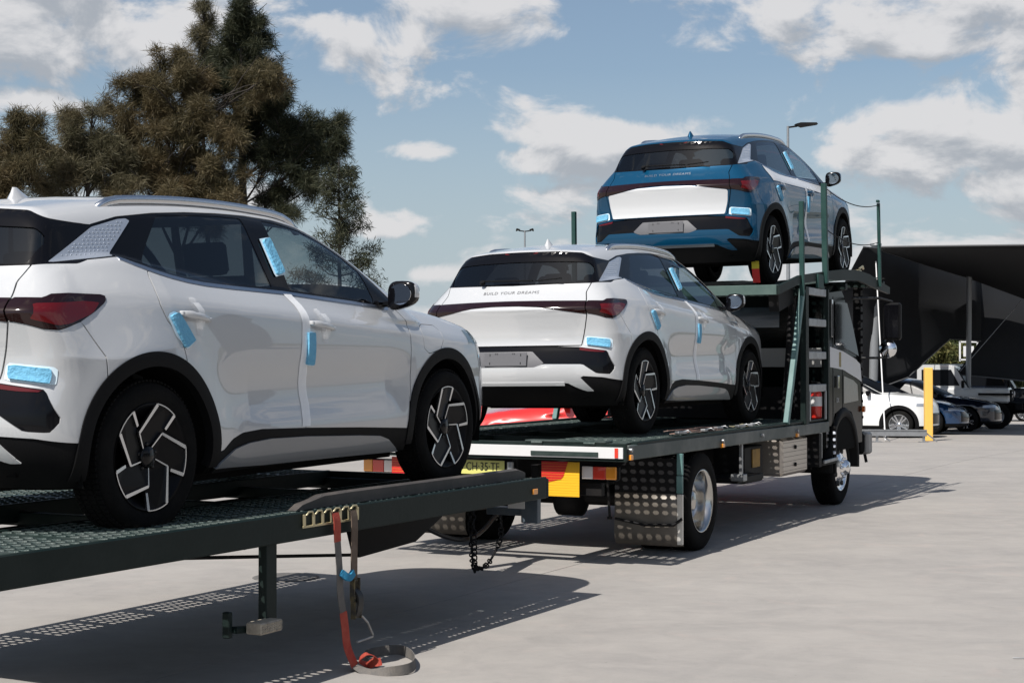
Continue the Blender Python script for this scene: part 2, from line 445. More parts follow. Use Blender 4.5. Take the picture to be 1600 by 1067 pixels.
def sdpoly(U, W, poly):
    """signed distance, positive inside"""
    p = np.array(poly, float); n = len(p); d = np.full(U.shape, 1e9); ins = np.zeros(U.shape, bool)
    for i in range(n):
        a = p[i]; b = p[(i+1) % n]; e = b - a
        wx = U - a[0]; wy = W - a[1]
        t = np.clip((wx*e[0] + wy*e[1]) / max(e @ e, 1e-12), 0, 1)
        d = np.minimum(d, np.hypot(wx - e[0]*t, wy - e[1]*t))
        c = ((a[1] <= W) & (b[1] > W)) | ((b[1] <= W) & (a[1] > W))
        with np.errstate(divide='ignore', invalid='ignore'):
            xi = a[0] + (W - a[1]) / (b[1]-a[1] if b[1] != a[1] else 1e-9) * e[0]
        ins ^= c & (U < xi)
    return np.where(ins, d, -d)
def S(poly, inset=0.0): return lambda P, N: sdpoly(P[:, 0], P[:, 2], poly) - inset          # side view x,z
def RV(poly, xmax=.4, inset=0.0): return lambda P, N: np.minimum(sdpoly(P[:, 1], P[:, 2], poly) - inset, xmax - P[:, 0])
def FV(poly, xmin=1.2, inset=0.0): return lambda P, N: np.minimum(sdpoly(P[:, 1], P[:, 2], poly) - inset, P[:, 0] - xmin)
def neg(f, grow=0.0): return lambda P, N: -f(P, N) - grow
def both(*fs): return lambda P, N: np.minimum.reduce([f(P, N) for f in fs])
def either(*fs): return lambda P, N: np.maximum.reduce([f(P, N) for f in fs])
def clips(pt, *fs):
    for f in fs: pt = clip(pt, f)
    return pt

def emit(name, pt, mats, parent, off=0.0, skirt=.012, side='both', objmat=True, offf=None):
    """patch -> mesh object. side: 'both' mirrors into one mesh, 'r' / 'l' one side only. skirt folds the border inwards."""
    P = pt.P + pt.N * (off if offf is None else offf(pt.P)[:, None]); N = pt.N; F = pt.F
    if not len(F): return None
    P = P.copy(); 
    cnt = {}
    if skirt:
        for q in F:
            for k in range(len(q)):
                i, j = q[k], q[(k+1) % len(q)]
                key = (i, j) if i < j else (j, i); cnt[key] = None if key in cnt else (i, j)
        F2 = list(F); Pn = [P]; Nn = [N]; base = len(P); add = {}; ap = []; an = []
        def low(i):
            if i not in add:
                add[i] = base + len(ap); ap.append(P[i] - pt.N[i]*skirt); an.append(N[i])
            return add[i]
        for e in cnt.values():
            if e is None: continue
            i, j = e
            if abs(pt.P[i, 1]) < 1e-4 and abs(pt.P[j, 1]) < 1e-4: continue
            F2.append((j, i, low(i), low(j)))
        nsk = len(F)
        P = np.vstack([P, np.array(ap).reshape(-1, 3)]); N = np.vstack([N, np.array(an).reshape(-1, 3)]); F = F2
    else: nsk = len(F)
    def variant(s):
        V = P.copy(); V[:, 1] *= s; NN = N.copy(); NN[:, 1] *= s
        FF = [q[::-1] for q in F] if s > 0 else F
        return V, NN, FF
    if side == 'both':
        V1, N1, F1 = variant(1); V2, N2, F2b = variant(-1); b = len(V1)
        V = np.vstack([V1, V2]); NN = np.vstack([N1, N2]); FF = F1 + [tuple(i+b for i in q) for q in F2b]
        sk = [k >= nsk for k in range(len(F1))] * 2
    else:
        V, NN, FF = variant(1 if side == 'l' else -1); sk = [k >= nsk for k in range(len(FF))]
    me = bpy.data.meshes.new(name)
    me.from_pydata(V.tolist(), [], FF)
    me.polygons.foreach_set('use_smooth', [True] * len(FF)); me.update()
    loops = np.empty(len(me.loops), int); me.loops.foreach_get('vertex_index', loops)
    ln = NN[loops]; pn = np.empty(len(FF)*3); me.polygons.foreach_get('normal', pn); pn = pn.reshape(-1, 3)
    ls = np.empty(len(FF), int); me.polygons.foreach_get('loop_start', ls); lt = np.empty(len(FF), int); me.polygons.foreach_get('loop_total', lt)
    fi = np.repeat(np.arange(len(FF)), lt); skm = np.array(sk)[fi]
    ln[skm] = pn[fi[skm]]
    ln = ln / (np.linalg.norm(ln, axis=1, keepdims=True) + 1e-12)
    me.normals_split_custom_set(ln.tolist())
    me.materials.append(mats)
    return link(name, me, parent)
# ---------------------------------------------------------------- the delivered SUV
SB = atto_body()
FULL = grid_of(SB, .05, 2.75, na=70, ns=190, nt=118)
DLO_TOP = [(-.097, 1.405), (.09, 1.453), (.349, 1.487), (.60, 1.508), (.85, 1.520), (1.10, 1.524), (1.337, 1.516), (1.555, 1.487), (1.718, 1.437), (1.895, 1.345), (2.0, 1.275), (2.10, 1.195), (2.17, 1.13), (2.25, 1.062)]
DLO_BOT = [(2.083, 1.055), (2.011, 1.066), (1.76, 1.085), (1.45, 1.105), (1.158, 1.124), (.93, 1.132), (.716, 1.139), (.50, 1.149), (.36, 1.162), (.25, 1.178), (.14, 1.199), (.03, 1.228), (-.053, 1.255), (-.444, 1.209)]
DLO = DLO_TOP + DLO_BOT
def interp(tab): 
    t = np.array(tab); o = np.argsort(t[:, 0]); t = t[o]
    return lambda x: np.interp(x, t[:, 0], t[:, 1])
dlo_bot = interp(DLO_BOT)
RDOOR = [(.108, 1.215), (.084, 1.174), (.072, 1.09), (.075, 1.03), (.106, .965), (.150, .92), (.192, .878), (.216, .792), (.216, .60)]
rdx = interp([(z, x) for x, z in RDOOR])
MSH = interp([(1.15, 1.17), (1.05, 1.225), (.96, 1.228), (.91, 1.222), (.744, 1.208), (.643, 1.222), (.535, 1.232), (.417, 1.205), (.3, 1.19)])
FSH = interp([(1.12, 2.10), (1.04, 2.21), (.964, 2.300), (.912, 2.305), (.567, 2.285), (.541, 2.275), (.359, 2.240), (.2, 2.22)])
SILL = interp([(.3, .30), (.52, .345), (.60, .392), (.68, .418), (.83, .428), (1.22, .415), (1.72, .392), (2.24, .362), (2.5, .35)])
TGS = interp([(1.203, .633), (1.13, .618), (1.06, .645), (.955, .668), (.836, .645), (.70, .618)])
LAMP = [(-.72, 1.062), (-.549, 1.058), (-.51, 1.075), (-.428, 1.080), (-.249, 1.077), (-.228, 1.066), (-.246, 1.043), (-.313, 1.0), (-.40, .957), (-.488, .929), (-.525, .919), (-.584, .924), (-.655, .957), (-.72, .975)]
BAR = [(-.1, 1.066), (.317, 1.063), (.70, 1.057), (.70, .948), (.542, .972), (.40, .995), (.29, 1.011), (.12, 1.021), (-.1, 1.022)]
CAV = [(-.1, .709), (.382, .705), (.609, .697), (.806, .668), (.858, .535), (.835, .483), (.743, .490), (.641, .562), (.336, .565), (.265, .541), (-.1, .540)]
GREY = [(-.1, .667), (.24, .667), (.346, .570), (.265, .543), (-.1, .543)]
RBLK = [(-.1, 1.473), (.30, 1.470), (.502, 1.456), (.618, 1.403), (.70, 1.400), (.72, 1.215), (.672, 1.209), (.633, 1.203), (-.1, 1.190)]
RGL = [(-.1, 1.392), (.40, 1.386), (.575, 1.375), (.615, 1.345), (.632, 1.300), (.612, 1.212), (-.1, 1.200)]
WS = [(-.1, 1.56), (.40, 1.548), (.52, 1.52), (.60, 1.44), (.665, 1.33), (.705, 1.20), (.72, 1.12), (-.1, 1.12)]
AR, AR_IN = .478, .412
def arch(r): return lambda P, N: np.minimum(np.hypot(P[:, 0], P[:, 2]-.345), np.hypot(P[:, 0]-2.72, P[:, 2]-.345)) - r
side_only = lambda P, N: P[:, 1] - .45
fx = lambda g: (lambda P, N: g(P))
in_dlo = both(S(DLO), side_only)
in_rblk = RV(RBLK, -.05)
in_lamp = both(S(LAMP), lambda P, N: P[:, 1] - TGS(P[:, 2]) - .003)
in_ws = both(FV(WS), lambda P, N: 2.42 - P[:, 0] - .25*P[:, 1]**2 + .5*(P[:, 2]-1.12).clip(None, 0))
in_cav = RV(CAV, -.3)
G2 = .0038
def bump_line(P): # boundary bumper / quarter
    return np.interp(P[:, 2], [.80, .952], [-.30, -.397])
# lower edge of the paint at the rear
rear_low = lambda P: np.interp(P[:, 1], [0, .50, .53, .565, .60, .612, .785, .89], [.416, .416, .416, .42, .46, .473, .461, .434])
FINP = [(.438, .524), (.511, .563), (.612, .473), (.705, .352), (.66, .350), (.623, .363), (.563, .393), (.528, .414), (.50, .45)]

def make_suv(paint, label, filmed=False, group=None, matrix=None, phases=(0, 26, 0, 26)):
    t = empty('suv', label, 'car', group=group, mat=matrix)
    E = lambda name, pt, m, **k: emit(name, pt, m, k.pop('parent', t), **k)
    arch_out = arch(AR - .006)
    # --- inner shell seen through the gaps, opened at the glass and the wheels
    glass_open = either(both(S(DLO, .012), side_only), both(in_ws), RV(RGL, -.05, -.006))
    sh = clips(FULL, neg(glass_open, 0), arch(AR_IN + .01), fx(lambda P: P[:, 2] - .22))
    E('inner_shell', sh, M_dark, off=-.013, skirt=0)
    # --- painted panels
    roof = clips(FULL, neg(in_dlo, .0), neg(in_rblk), neg(in_ws), fx(lambda P: P[:, 2] - np.interp(P[:, 0], [-.7, -.444, -.053, .2, .7, 1.158, 2.083, 2.3, 2.6], [1.3, 1.3, 1.3, 1.3, 1.25, 1.25, 1.09, 1.05, 1.2])),
                 fx(lambda P: 2.30 - P[:, 0]), fx(lambda P: np.maximum(P[:, 1] - .35, 1.9 - P[:, 0])))
    E('roof', roof, paint)
    tg = clips(FULL, fx(lambda P: -.3 - P[:, 0]), fx(lambda P: TGS(P[:, 2]) - G2 - P[:, 1]), neg(in_rblk, .001), fx(lambda P: P[:, 2] - .712), fx(lambda P: 1.22 - P[:, 2]), neg(RV(BAR, -.3), .001))
    tailgate = E('tailgate', tg, paint)
    q = clips(FULL, fx(lambda P: rdx(P[:, 2]) - G2 - P[:, 0]), fx(lambda P: P[:, 1] - TGS(P[:, 2]) - G2), fx(lambda P: P[:, 2] - .55), fx(lambda P: P[:, 2]*0 + 1.28 - P[:, 2]),
              neg(in_dlo, .001), neg(in_rblk, .001), neg(in_lamp, .001), arch_out,
              fx(lambda P: np.maximum(P[:, 0] - bump_line(P) - G2, P[:, 2] - .955)))
    for s in ('r', 'l'): E('rear_quarter_panel', q, paint, side=s)
    bp = clips(FULL, fx(lambda P: -.1 - P[:, 0]), fx(lambda P: .953 - P[:, 2]), fx(lambda P: np.maximum(P[:, 1] - TGS(P[:, 2]) - G2, .703 - P[:, 2])), fx(lambda P: bump_line(P) - G2 - P[:, 0]), neg(in_lamp, .001), neg(in_cav, .0),
               arch_out, either(fx(lambda P: P[:, 2] - rear_low(P)), RV(FINP, -.3)))
    bumper = E('rear_bumper', bp, paint)
    lowb = clips(FULL, fx(lambda P: -.25 - P[:, 0]), fx(lambda P: rear_low(P) + .006 - P[:, 2]), neg(RV(FINP, -.3), -.004), fx(lambda P: P[:, 2] - .235), arch(AR_IN))
    E('lower_bumper', lowb, M_mblack, off=-.006)
    skid = clips(FULL, fx(lambda P: -.3 - P[:, 0]), fx(lambda P: .50 - P[:, 1]), fx(lambda P: .424 - P[:, 2]), fx(lambda P: P[:, 2] - .398))
    E('skid_trim', skid, M_chromestrip if filmed else paint, off=.008, skirt=.02)
    # --- black pocket across the bumper with plate recess, reflectors
    cav = clips(FULL, in_cav); E('bumper_insert', cav, M_gblack, off=-.010, skirt=0)
    gr = clips(FULL, RV(GREY, -.3)); rec = E('plate_recess', gr, M_grey, off=-.006, skirt=.004)
    honey = MB()
    for k in range(9):
        zz = .690 - k*.0125; aw = (.285 + k*.008, .60 - k*.010)
        for s in (1, -1):
            xx = -.745 + .02; honey.bar((-.748 + .26*aw[0]**2, s*aw[0], zz), (-.748 + .26*aw[1]**2, s*aw[1], zz), .006, .004)
    honey.build('grille_rib', M_gblack, t)
    pl = MB().box((-.790, -.02, .606), (.006, .372, .105), ch=.002)
    pl.v = [(x + (z-.606)*.12, y, z) for x, y, z in pl.v]
    plate = pl.build('blank_plate', M_grey, rec)
    sc = MB()
    for yy in (-.155, .115):
        for zz in (.575, .64): sc.box((-.7945 + (zz-.606)*.12, yy - .0, zz), (.004, .006, .018), ch=.001)
    for yy in (-.10, -.085, .05, .065): sc.box((-.792, yy, .65), (.004, .005, .008), ch=.001)
    sc.build('screw_hole', M_ink, plate)
    rr = clips(FULL, RV([(.600, .700), (.806, .670), (.80, .650), (.77, .654), (.606, .674)], -.3))
    for s in ('r', 'l'): E('reflector', rr, M_redlens, off=-.006, side=s)
    # --- tail lamps and light bar
    lb = clips(FULL, RV(BAR, -.3, .002), fx(lambda P: TGS(P[:, 2]) - G2 - P[:, 1])); bar = E('light_bar', lb, M_darkred, off=.004, parent=tailgate)
    lp = clips(FULL, both(S(LAMP, .002), lambda P, N: P[:, 1] - TGS(P[:, 2]) - .004))
    LI = [(-.60, 1.03), (-.50, 1.035), (-.36, 1.045), (-.28, 1.04), (-.33, .99), (-.47, .945), (-.53, .938), (-.62, .965)]
    for s in ('r', 'l'):
        l = E('tail_light', lp, M_darkred, off=.004, side=s)
        E('lamp_lens', clips(lp, S(LI)), M_redlens, off=.006, side=s, parent=l, skirt=0)
    tx = bpy.data.curves.new('t', 'FONT'); tx.body = 'BUILD YOUR DREAMS'; tx.size = .040; tx.align_x = 'CENTER'; tx.space_character = 1.12; tx.resolution_u = 3
    to = bpy.data.objects.new('t', tx); scene.collection.objects.link(to); me = bpy.data.meshes.new_from_object(to.evaluated_get(bpy.context.evaluated_depsgraph_get())); bpy.data.objects.remove(to)
    me.materials.clear(); me.materials.append(M_chromestrip if filmed else M_grey)
    for v in me.vertices:
        y = -v.co.x*1.15 - .02 + .02; z = 1.125 + v.co.y*.8; lo, hi = -.9, -.3
        for _ in range(16):
            md = (lo+hi)/2
            if SB.G(np.array([md]), np.array([abs(y)]), np.array([z]))[0] < 0: hi = md
            else: lo = md
        v.co = (lo-.003, y, z)
    link('lettering', me, tailgate)
    # --- rear glass and spoiler
    rb = clips(FULL, in_rblk, neg(RV(RGL, -.05), -.001)); E('rear_surround', rb, M_gblack, off=-.002)
    rg = clips(FULL, RV(RGL, -.05)); rw = E('rear_window', rg, M_glassr, off=-.008, skirt=0)
    hb = clips(FULL, RV([(-.1, 1.468), (.15, 1.467), (.15, 1.455), (-.1, 1.456)], -.1)); E('brake_light', hb, M_redlens, off=.002)
    wp = MB(); wp.bar((-.600, .28, 1.238), (-.607, -.18, 1.229), .018, .012); wp.bar((-.595, -.2, 1.227), (-.585, -.42, 1.243), .012, .010); wp.tube([(-.60, .27, 1.215), (-.615, .27, 1.235)], .022)
    wp.build('wiper', M_mblack, rw)
    # --- side glass, frame, trim
    panes = {'quarter': [(.20, 1.452), (.335, 1.475), (.345, 1.30), (.128, 1.212), (-.035, 1.258)],
             'rear': [(.372, 1.476), (.60, 1.495), (.85, 1.506), (1.045, 1.509), (1.10, 1.142), (.93, 1.150), (.716, 1.157), (.50, 1.168), (.36, 1.181), (.25, 1.196), (.14, 1.222), (.20, 1.30)],
             'front': [(1.225, 1.508), (1.337, 1.502), (1.555, 1.472), (1.718, 1.420), (1.88, 1.335), (1.985, 1.262), (2.02, 1.10), (2.0, 1.083), (1.76, 1.102), (1.45, 1.122), (1.245, 1.134)]}
    PAT = [(-.435, 1.213), (-.056, 1.259), (.190, 1.452), (.09, 1.440), (-.097, 1.392)]
    qw = clips(FULL, S([(.195, 1.452), (.352, 1.478), (.122, 1.212), (-.045, 1.258)]), side_only)
    fr = clips(FULL, S(DLO, .001), side_only, neg(S(PAT), 0), neg(S(panes['rear']), -.0015), neg(S(panes['front']), -.0015))
    wd = {}
    for s in ('r', 'l'):
        E('window_frame', fr, M_gblack, off=-.003, side=s)
        pt = E('pillar_panel', clips(FULL, S(PAT, .001), side_only), M_pattern, off=.001, side=s)
        ribs = MB(); sg = -1 if s == 'r' else 1
        for iu in range(20):
            for iw in range(13):
                u = iu/19; w = iw/12
                x = -.33 + .50*u - .10*(1-w)*0 + .02*(iw % 2); z = 1.235 + .195*w + .035*(u-.5)
                if sdpoly(np.array([x]), np.array([z]), PAT)[0] < .014: continue
                a = float(np.interp(z, [1.2, 1.45], [.70, .612])) - .02*max(0, -.1-x)
                lo, hi = .4, .9
                for _ in range(18):
                    md = (lo+hi)/2
                    if SB.G(np.array([x]), np.array([md]), np.array([z]))[0] < 0: lo = md
                    else: hi = md
                ribs.box((x, sg*(lo+.001), z), (.013, .004, .004), Matrix.Rotation(.5, 3, 'Y'), ch=.0015)
        ribs.build('raised_pattern', M_pattern, pt)
    # --- doors
    body_lo = fx(lambda P: P[:, 2] - SILL(P[:, 0]) - .002)
    below = fx(lambda P: np.where(P[:, 0] < 2.083, dlo_bot(P[:, 0]) - .016, 1.3) - P[:, 2])
    belt_strip = clips(FULL, side_only, fx(lambda P: P[:, 0] + .05), fx(lambda P: 2.13 - P[:, 0]), fx(lambda P: dlo_bot(P[:, 0]) + .003 - P[:, 2]), fx(lambda P: P[:, 2] - dlo_bot(P[:, 0]) + .015))
    rd = clips(FULL, side_only, fx(lambda P: P[:, 0] - rdx(P[:, 2]) - G2), fx(lambda P: MSH(P[:, 2]) - G2 - P[:, 0]), below, body_lo, arch_out)
    fd = clips(FULL, side_only, fx(lambda P: P[:, 0] - MSH(P[:, 2]) - G2), fx(lambda P: FSH(P[:, 2]) - G2 - P[:, 0]), below, body_lo, neg(in_dlo, .001), fx(lambda P: 1.10 - P[:, 2]))
    def handle(x0, z0, s, door, m):
        b = MB(); L_ = .215; n = 14; V = []; F = []; ring = 10
        for i in range(n+1):
            u = i/n; x = x0 + L_*u; zz = z0 - .030*u*1.0
            bulge_ = .034*math.sin(math.pi*min(max(u, .0), 1))**.55 + .004; h = .017*(.35 + .65*math.sin(math.pi*min(.97, u*.94+.03))**.6)
            if u < .35: h *= 1.25
            a0 = .887
            for k in range(ring):
                an = 2*math.pi*k/ring
                V.append((x, s*(a0 + bulge_ + .008*math.cos(an)), zz + h*math.sin(an)))
        for i in range(n):
            for k in range(ring): F.append((i*ring+k, i*ring+(k+1) % ring, (i+1)*ring+(k+1) % ring, (i+1)*ring+k))
        F += [tuple(range(ring)), tuple(n*ring+k for k in range(ring))]
        b.add(V, F, 0, True)
        b.box((x0+.012, s*.897, z0-.001), (.03, .03, .02)); b.box((x0+L_-.012, s*.897, z0-.03), (.03, .03, .02))
        return b.build('door_handle', m, door)
    def tape(x0, z0, s, p):
        sd_ = 'r' if s < 0 else 'l'
        E('handle_tape', clips(FULL, S([(x0+.085, z0+.075), (x0+.135, z0+.075), (x0+.165, z0-.105), (x0+.115, z0-.105)]), side_only), M_film2, off=.004, skirt=0, side=sd_, parent=p)
        b = MB(); q = [(x0+.092, .8945, z0+.05), (x0+.098, .922, z0+.018), (x0+.105, .928, z0-.014), (x0+.112, .915, z0-.045), (x0+.118, .896, z0-.085)]
        V = [(x, s*a, z) for x, a, z in q] + [(x+.045, s*a, z) for x, a, z in q]
        b.add(V, [(i, i+1, i+6, i+5) for i in range(4)], 0, True).build('handle_tape', M_film2, p)
    for s in ('r', 'l'):
        sg = -1 if s == 'r' else 1
        E('belt_trim', belt_strip, M_chromestrip, off=.003, skirt=.008, side=s)
        d1 = E('rear_door', rd, paint, side=s); d2 = E('front_door', fd, paint, side=s)
        E('window', clips(FULL, S(panes['rear']), side_only), M_glass, off=-.006, skirt=0, side=s, parent=d1)
        E('window', clips(FULL, S(panes['front']), side_only), M_glassf, off=-.006, skirt=0, side=s, parent=d2)
        handle(.20, 1.000, sg, d1, paint); handle(1.262, .962, sg, d2, paint)
        tape(.20, 1.0, sg, d1); tape(1.262, .962, sg, d2)
    # --- front fender, flap, bonnet, front bumper
    ff = clips(FULL, side_only, fx(lambda P: P[:, 0] - FSH(P[:, 2]) - G2), fx(lambda P: P[:, 1] - np.interp(P[:, 0], [2.1, 2.5, 3.4], [.74, .715, .62]) - G2), arch_out, fx(lambda P: P[:, 2] - .35), fx(lambda P: 3.25 - P[:, 0]), neg(in_dlo, .002), neg(in_ws, .002), fx(lambda P: 1.10 - P[:, 2]),
               neg(S([(2.455, .95), (2.49, .963), (2.66, .958), (2.70, .925), (2.695, .87), (2.64, .815), (2.50, .79), (2.45, .82)]), .003))
    FLAP = [(2.455, .95), (2.49, .963), (2.66, .958), (2.70, .925), (2.695, .87), (2.64, .815), (2.50, .79), (2.45, .82)]
    fl = clips(FULL, S(FLAP, .001), side_only)
    for s in ('r', 'l'): E('front_fender', ff, paint, side=s); E('charge_flap', fl, paint, side=s)
    bo = clips(FULL, fx(lambda P: np.interp(P[:, 0], [2.1, 2.5, 3.4], [.74, .715, .62]) - G2 - P[:, 1]), fx(lambda P: P[:, 0] - 2.30 + .25*P[:, 1]**2), neg(in_ws, .004), fx(lambda P: 1.14 - P[:, 2]), fx(lambda P: 3.50 - .3*P[:, 1]**2 - P[:, 0]), fx(lambda P: P[:, 2] - .6))
    E('bonnet', bo, paint)
    fb = clips(FULL, fx(lambda P: np.maximum(P[:, 0] - 3.255, P[:, 0] - 3.505 + .3*P[:, 1]**2)), fx(lambda P: P[:, 0] - 3.2), fx(lambda P: np.where(P[:, 1] > .45, .84, 1.2) - P[:, 2]), fx(lambda P: P[:, 2] - .36), arch_out, fx(lambda P: np.maximum(P[:, 1] - .6, np.maximum(P[:, 2]-.62, .5-P[:, 2]))))
    E('front_bumper', fb, paint)
    fg = clips(FULL, fx(lambda P: P[:, 0] - 3.2), fx(lambda P: .64 - P[:, 2]), fx(lambda P: P[:, 2] - .23), arch(AR_IN)); E('front_grille', fg, M_mblack, off=-.008)
    hl = clips(FULL, fx(lambda P: P[:, 0] - 3.06 - .0), fx(lambda P: P[:, 2] - .845), fx(lambda P: .93 - P[:, 2]), fx(lambda P: P[:, 1] - .40), arch_out, fx(lambda P: 3.6 - P[:, 0]))
    for s in ('r', 'l'): E('headlight', hl, M_glassl, off=.003, side=s)
    w = clips(FULL, in_ws); E('windscreen', w, M_glassl, off=-.004, skirt=0)
    cw = clips(FULL, fx(lambda P: P[:, 0] - 2.12), fx(lambda P: P[:, 2] - 1.02), neg(in_ws, -.0), fx(lambda P: 2.36 - .25*P[:, 1]**2 - P[:, 0]), fx(lambda P: .78 - P[:, 1])); E('cowl', cw, M_mblack, off=-.01)
    # --- cladding, sills
    for (cx, nm) in ((0, 'rear'), (2.72, 'front')):
        ar = lambda P, N: AR - np.hypot(P[:, 0]-cx, P[:, 2]-.345)
        lowz = .27
        cl = clips(FULL, side_only, ar, arch(AR_IN), fx(lambda P: P[:, 2] - lowz), fx(lambda P: P[:, 1] - .6))
        for s in ('r', 'l'): E('wheel_arch_trim', cl, M_mblack, off=.007, skirt=.05, side=s)
    sl = clips(FULL, side_only, fx(lambda P: P[:, 0] - .25), fx(lambda P: 2.45 - P[:, 0]), fx(lambda P: SILL(P[:, 0]) + .001 - P[:, 2]), fx(lambda P: P[:, 2] - .235), arch(AR - .004))
    ROCK = [(.455, .262), (.52, .30), (.62, .345), (.73, .368), (.90, .380), (1.218, .374), (1.74, .350), (1.95, .336), (2.05, .312), (2.15, .262), (2.20, .235), (1.66, .243), (1.29, .247), (.9, .250)]
    rk = clips(FULL, S(ROCK), side_only)
    for s in ('r', 'l'):
        E('sill', sl, M_mblack, off=.002, side=s)
        E('sill_cover', rk, paint if filmed else M_sillc, off=.0, skirt=.02, side=s, offf=lambda P: .012 + .016*np.clip(sdpoly(P[:, 0], P[:, 2], ROCK)/.05, 0, 1))
    # --- wheel houses, floor, exhaust-free underbody
    for cx in (0, 2.72):
        for sg in (-1, 1):
            l = MB(); pr = [(AR_IN+.02, .93), (AR_IN+.02, .55)]; n = 24; V = []; F = []
            for k in range(n+1):
                an = -.25 + (math.pi+.5)*k/n
                for (r, a) in ((AR_IN+.028, .872), (AR_IN+.02, .50), (.05, .50)): V.append((cx + r*math.cos(an), sg*a, .345 + r*math.sin(an)))
            for k in range(n):
                for j in range(2): F.append((k*3+j, k*3+j+1, (k+1)*3+j+1, (k+1)*3+j))
            l.add(V, F, 0, True).build('wheel_house', M_dark, t)
    MB().box((1.36, 0, .28), (3.7, 1.0, .12)).box((1.36, 0, .24), (1.85, 1.5, .10)).box((-.40, 0, .34), (.4, 1.30, .10)).box((0, 0, .30), (.12, 1.5, .08)).build('underbody', M_dark, t)
    # --- cabin interior
    def seat(x, y, w, hr=True):
        b = MB()
        b.box((x, y, .62), (.50, w, .16), ch=.05)
        b.box((x-.27, y, .93), (.14, w*.94, .56), Matrix.Rotation(-.22, 3, 'Y'), ch=.05)
        if hr: b.box((x-.36, y, 1.30), (.09, w*.5 if w < .7 else .2, .17), Matrix.Rotation(-.2, 3, 'Y'), ch=.03)
        return b.build('seat', M_seat, t)
    seat(1.42, -.37, .50); seat(1.42, .37, .50)
    b = MB().box((.50, 0, .62), (.5, 1.28, .18), ch=.05).box((.22, 0, .93), (.14, 1.26, .52), Matrix.Rotation(-.3, 3, 'Y'), ch=.05)
    for y in (-.42, 0, .42): b.box((.13, y, 1.24), (.08, .22, .13), Matrix.Rotation(-.3, 3, 'Y'), ch=.03)
    b.build('rear_bench', M_seat, t)
    MB().box((2.12, 0, .93), (.42, 1.40, .20), ch=.07).box((2.02, 0, 1.06), (.02, .40, .22), ch=.01).box((1.7, 0, .68), (.9, .22, .30), ch=.05).build('dashboard', M_seat, t)
    st = MB(); st.lathe([(-.012, .165), (0, .185), (.012, .165), (0, .150)], (0, 0, 0), 'x', 28, closed=True); st.box((0, 0, 0), (.02, .30, .04), ch=.01)
    so = st.build('steering_wheel', M_seat, t); so.location = (1.80, -.37, 1.0); so.rotation_euler = (0, R(22), 0)
    MB().box((-.12, 0, 1.02), (.5, 1.2, .03), ch=.01).box((1.36, 0, .47), (3.0, 1.45, .05)).build('parcel_shelf', M_seat, t)
    # inner pillars and headlining
    hp = clips(FULL, fx(lambda P: P[:, 2] - 1.50 + .0*P[:, 0]), neg(in_ws), neg(in_rblk)); E('headlining', hp, M_seatl, off=-.03, skirt=0)
    # --- roof rails, aerial, mirrors
    for sg in (-1, 1):
        pts = []
        for i in range(23):
            u = i/22; x = .02 + 1.62*u; a = .545
            lo, hi = 1.2, 1.8
            for _ in range(18):
                md = (lo+hi)/2
                if SB.G(np.array([x]), np.array([a]), np.array([md]))[0] < 0: lo = md
                else: hi = md
            lift = .036*min(1, min(u, 1-u)/.07)**.6
            pts.append((x, sg*a, lo + lift - .008))
        rl = MB()
        for p0, p1 in zip(pts[:-1], pts[1:]): pass
        V = []; F = []; n = len(pts)
        for p in pts:
            for (dy, dz) in ((-.018, -.030), (.018, -.030), (.016, .002), (.008, .010), (-.008, .010), (-.016, .002)): V.append((p[0], p[1]+dy, p[2]+dz))
        for i in range(n-1):
            for k in range(6): F.append((i*6+k, i*6+(k+1) % 6, (i+1)*6+(k+1) % 6, (i+1)*6+k))
        F += [tuple(range(6)), tuple((n-1)*6+k for k in range(6))]
        rl.add(V, F, 0, True).build('roof_rail', M_silver, t)
    an = MB(); V = []; F = []; n = 10
    for i in range(n+1):
        u = i/n; z = .066*u; x0 = .02 + .030*u; x1 = .235 - .155*u**.75 ; hw = .026*(1-u)**.8 + .004
        for (x, y) in ((x0, 0), (x0+.012, hw*.8), ((x0+x1)/2, hw), (x1, 0), ((x0+x1)/2, -hw), (x0+.012, -hw*.8)): V.append((x, y, 1.548 + z))
    for i in range(n):
        for k in range(6): F.append((i*6+k, i*6+(k+1) % 6, (i+1)*6+(k+1) % 6, (i+1)*6+k))
    F.append(tuple(n*6+k for k in range(6)))
    an.add(V, F, 0, True).build('aerial', paint, t)
    for sg in (-1, 1):
        def shell(nu=20, nv=12, mat_=paint, name='mirror_cap', zcut=None):
            V = []; F = []
            for j in range(nv+1):
                v = -math.pi/2 + math.pi*j/nv
                for i in range(nu):
                    u = 2*math.pi*i/nu; c, s_ = math.cos(u), math.sin(u)
                    e = .62; cv, sv = abs(math.cos(v))**e, math.copysign(abs(math.sin(v))**e, math.sin(v))
                    X_ = math.copysign(abs(c)**e, c)*cv; Y_ = math.copysign(abs(s_)**e, s_)*cv
                    x = .075*X_*(1.0 if X_ > 0 else .35); taper = 1 - .18*(Y_*1.0)
                    V.append((2.10 + x + .012*Y_, sg*(.950 + .086*Y_), 1.128 + .078*sv*taper + .012*Y_))
            for j in range(nv):
                for i in range(nu): F.append((j*nu+i, j*nu+(i+1) % nu, (j+1)*nu+(i+1) % nu, (j+1)*nu+i))
            return V, F
        V, F = shell(); mr = MB().add(V, F, 0, True)
        m = mr.build('wing_mirror', [M_gblack, paint], t)
        for p in m.data.polygons:
            c = p.center
            if c.x > 2.105 and c.z > 1.115: p.material_index = 1
        V, F = shell(); G_ = MB().add([(2.128, y, z) for x, y, z in V if x < 2.14], [], 0)
        MB().prism([(sg*(.950+.072*math.cos(a)*(1)), 1.130 + .060*math.sin(a)) for a in [2*math.pi*k/20 for k in range(20)]], 'x', 2.070, 2.0735).build('mirror_glass', M_chrome, m)
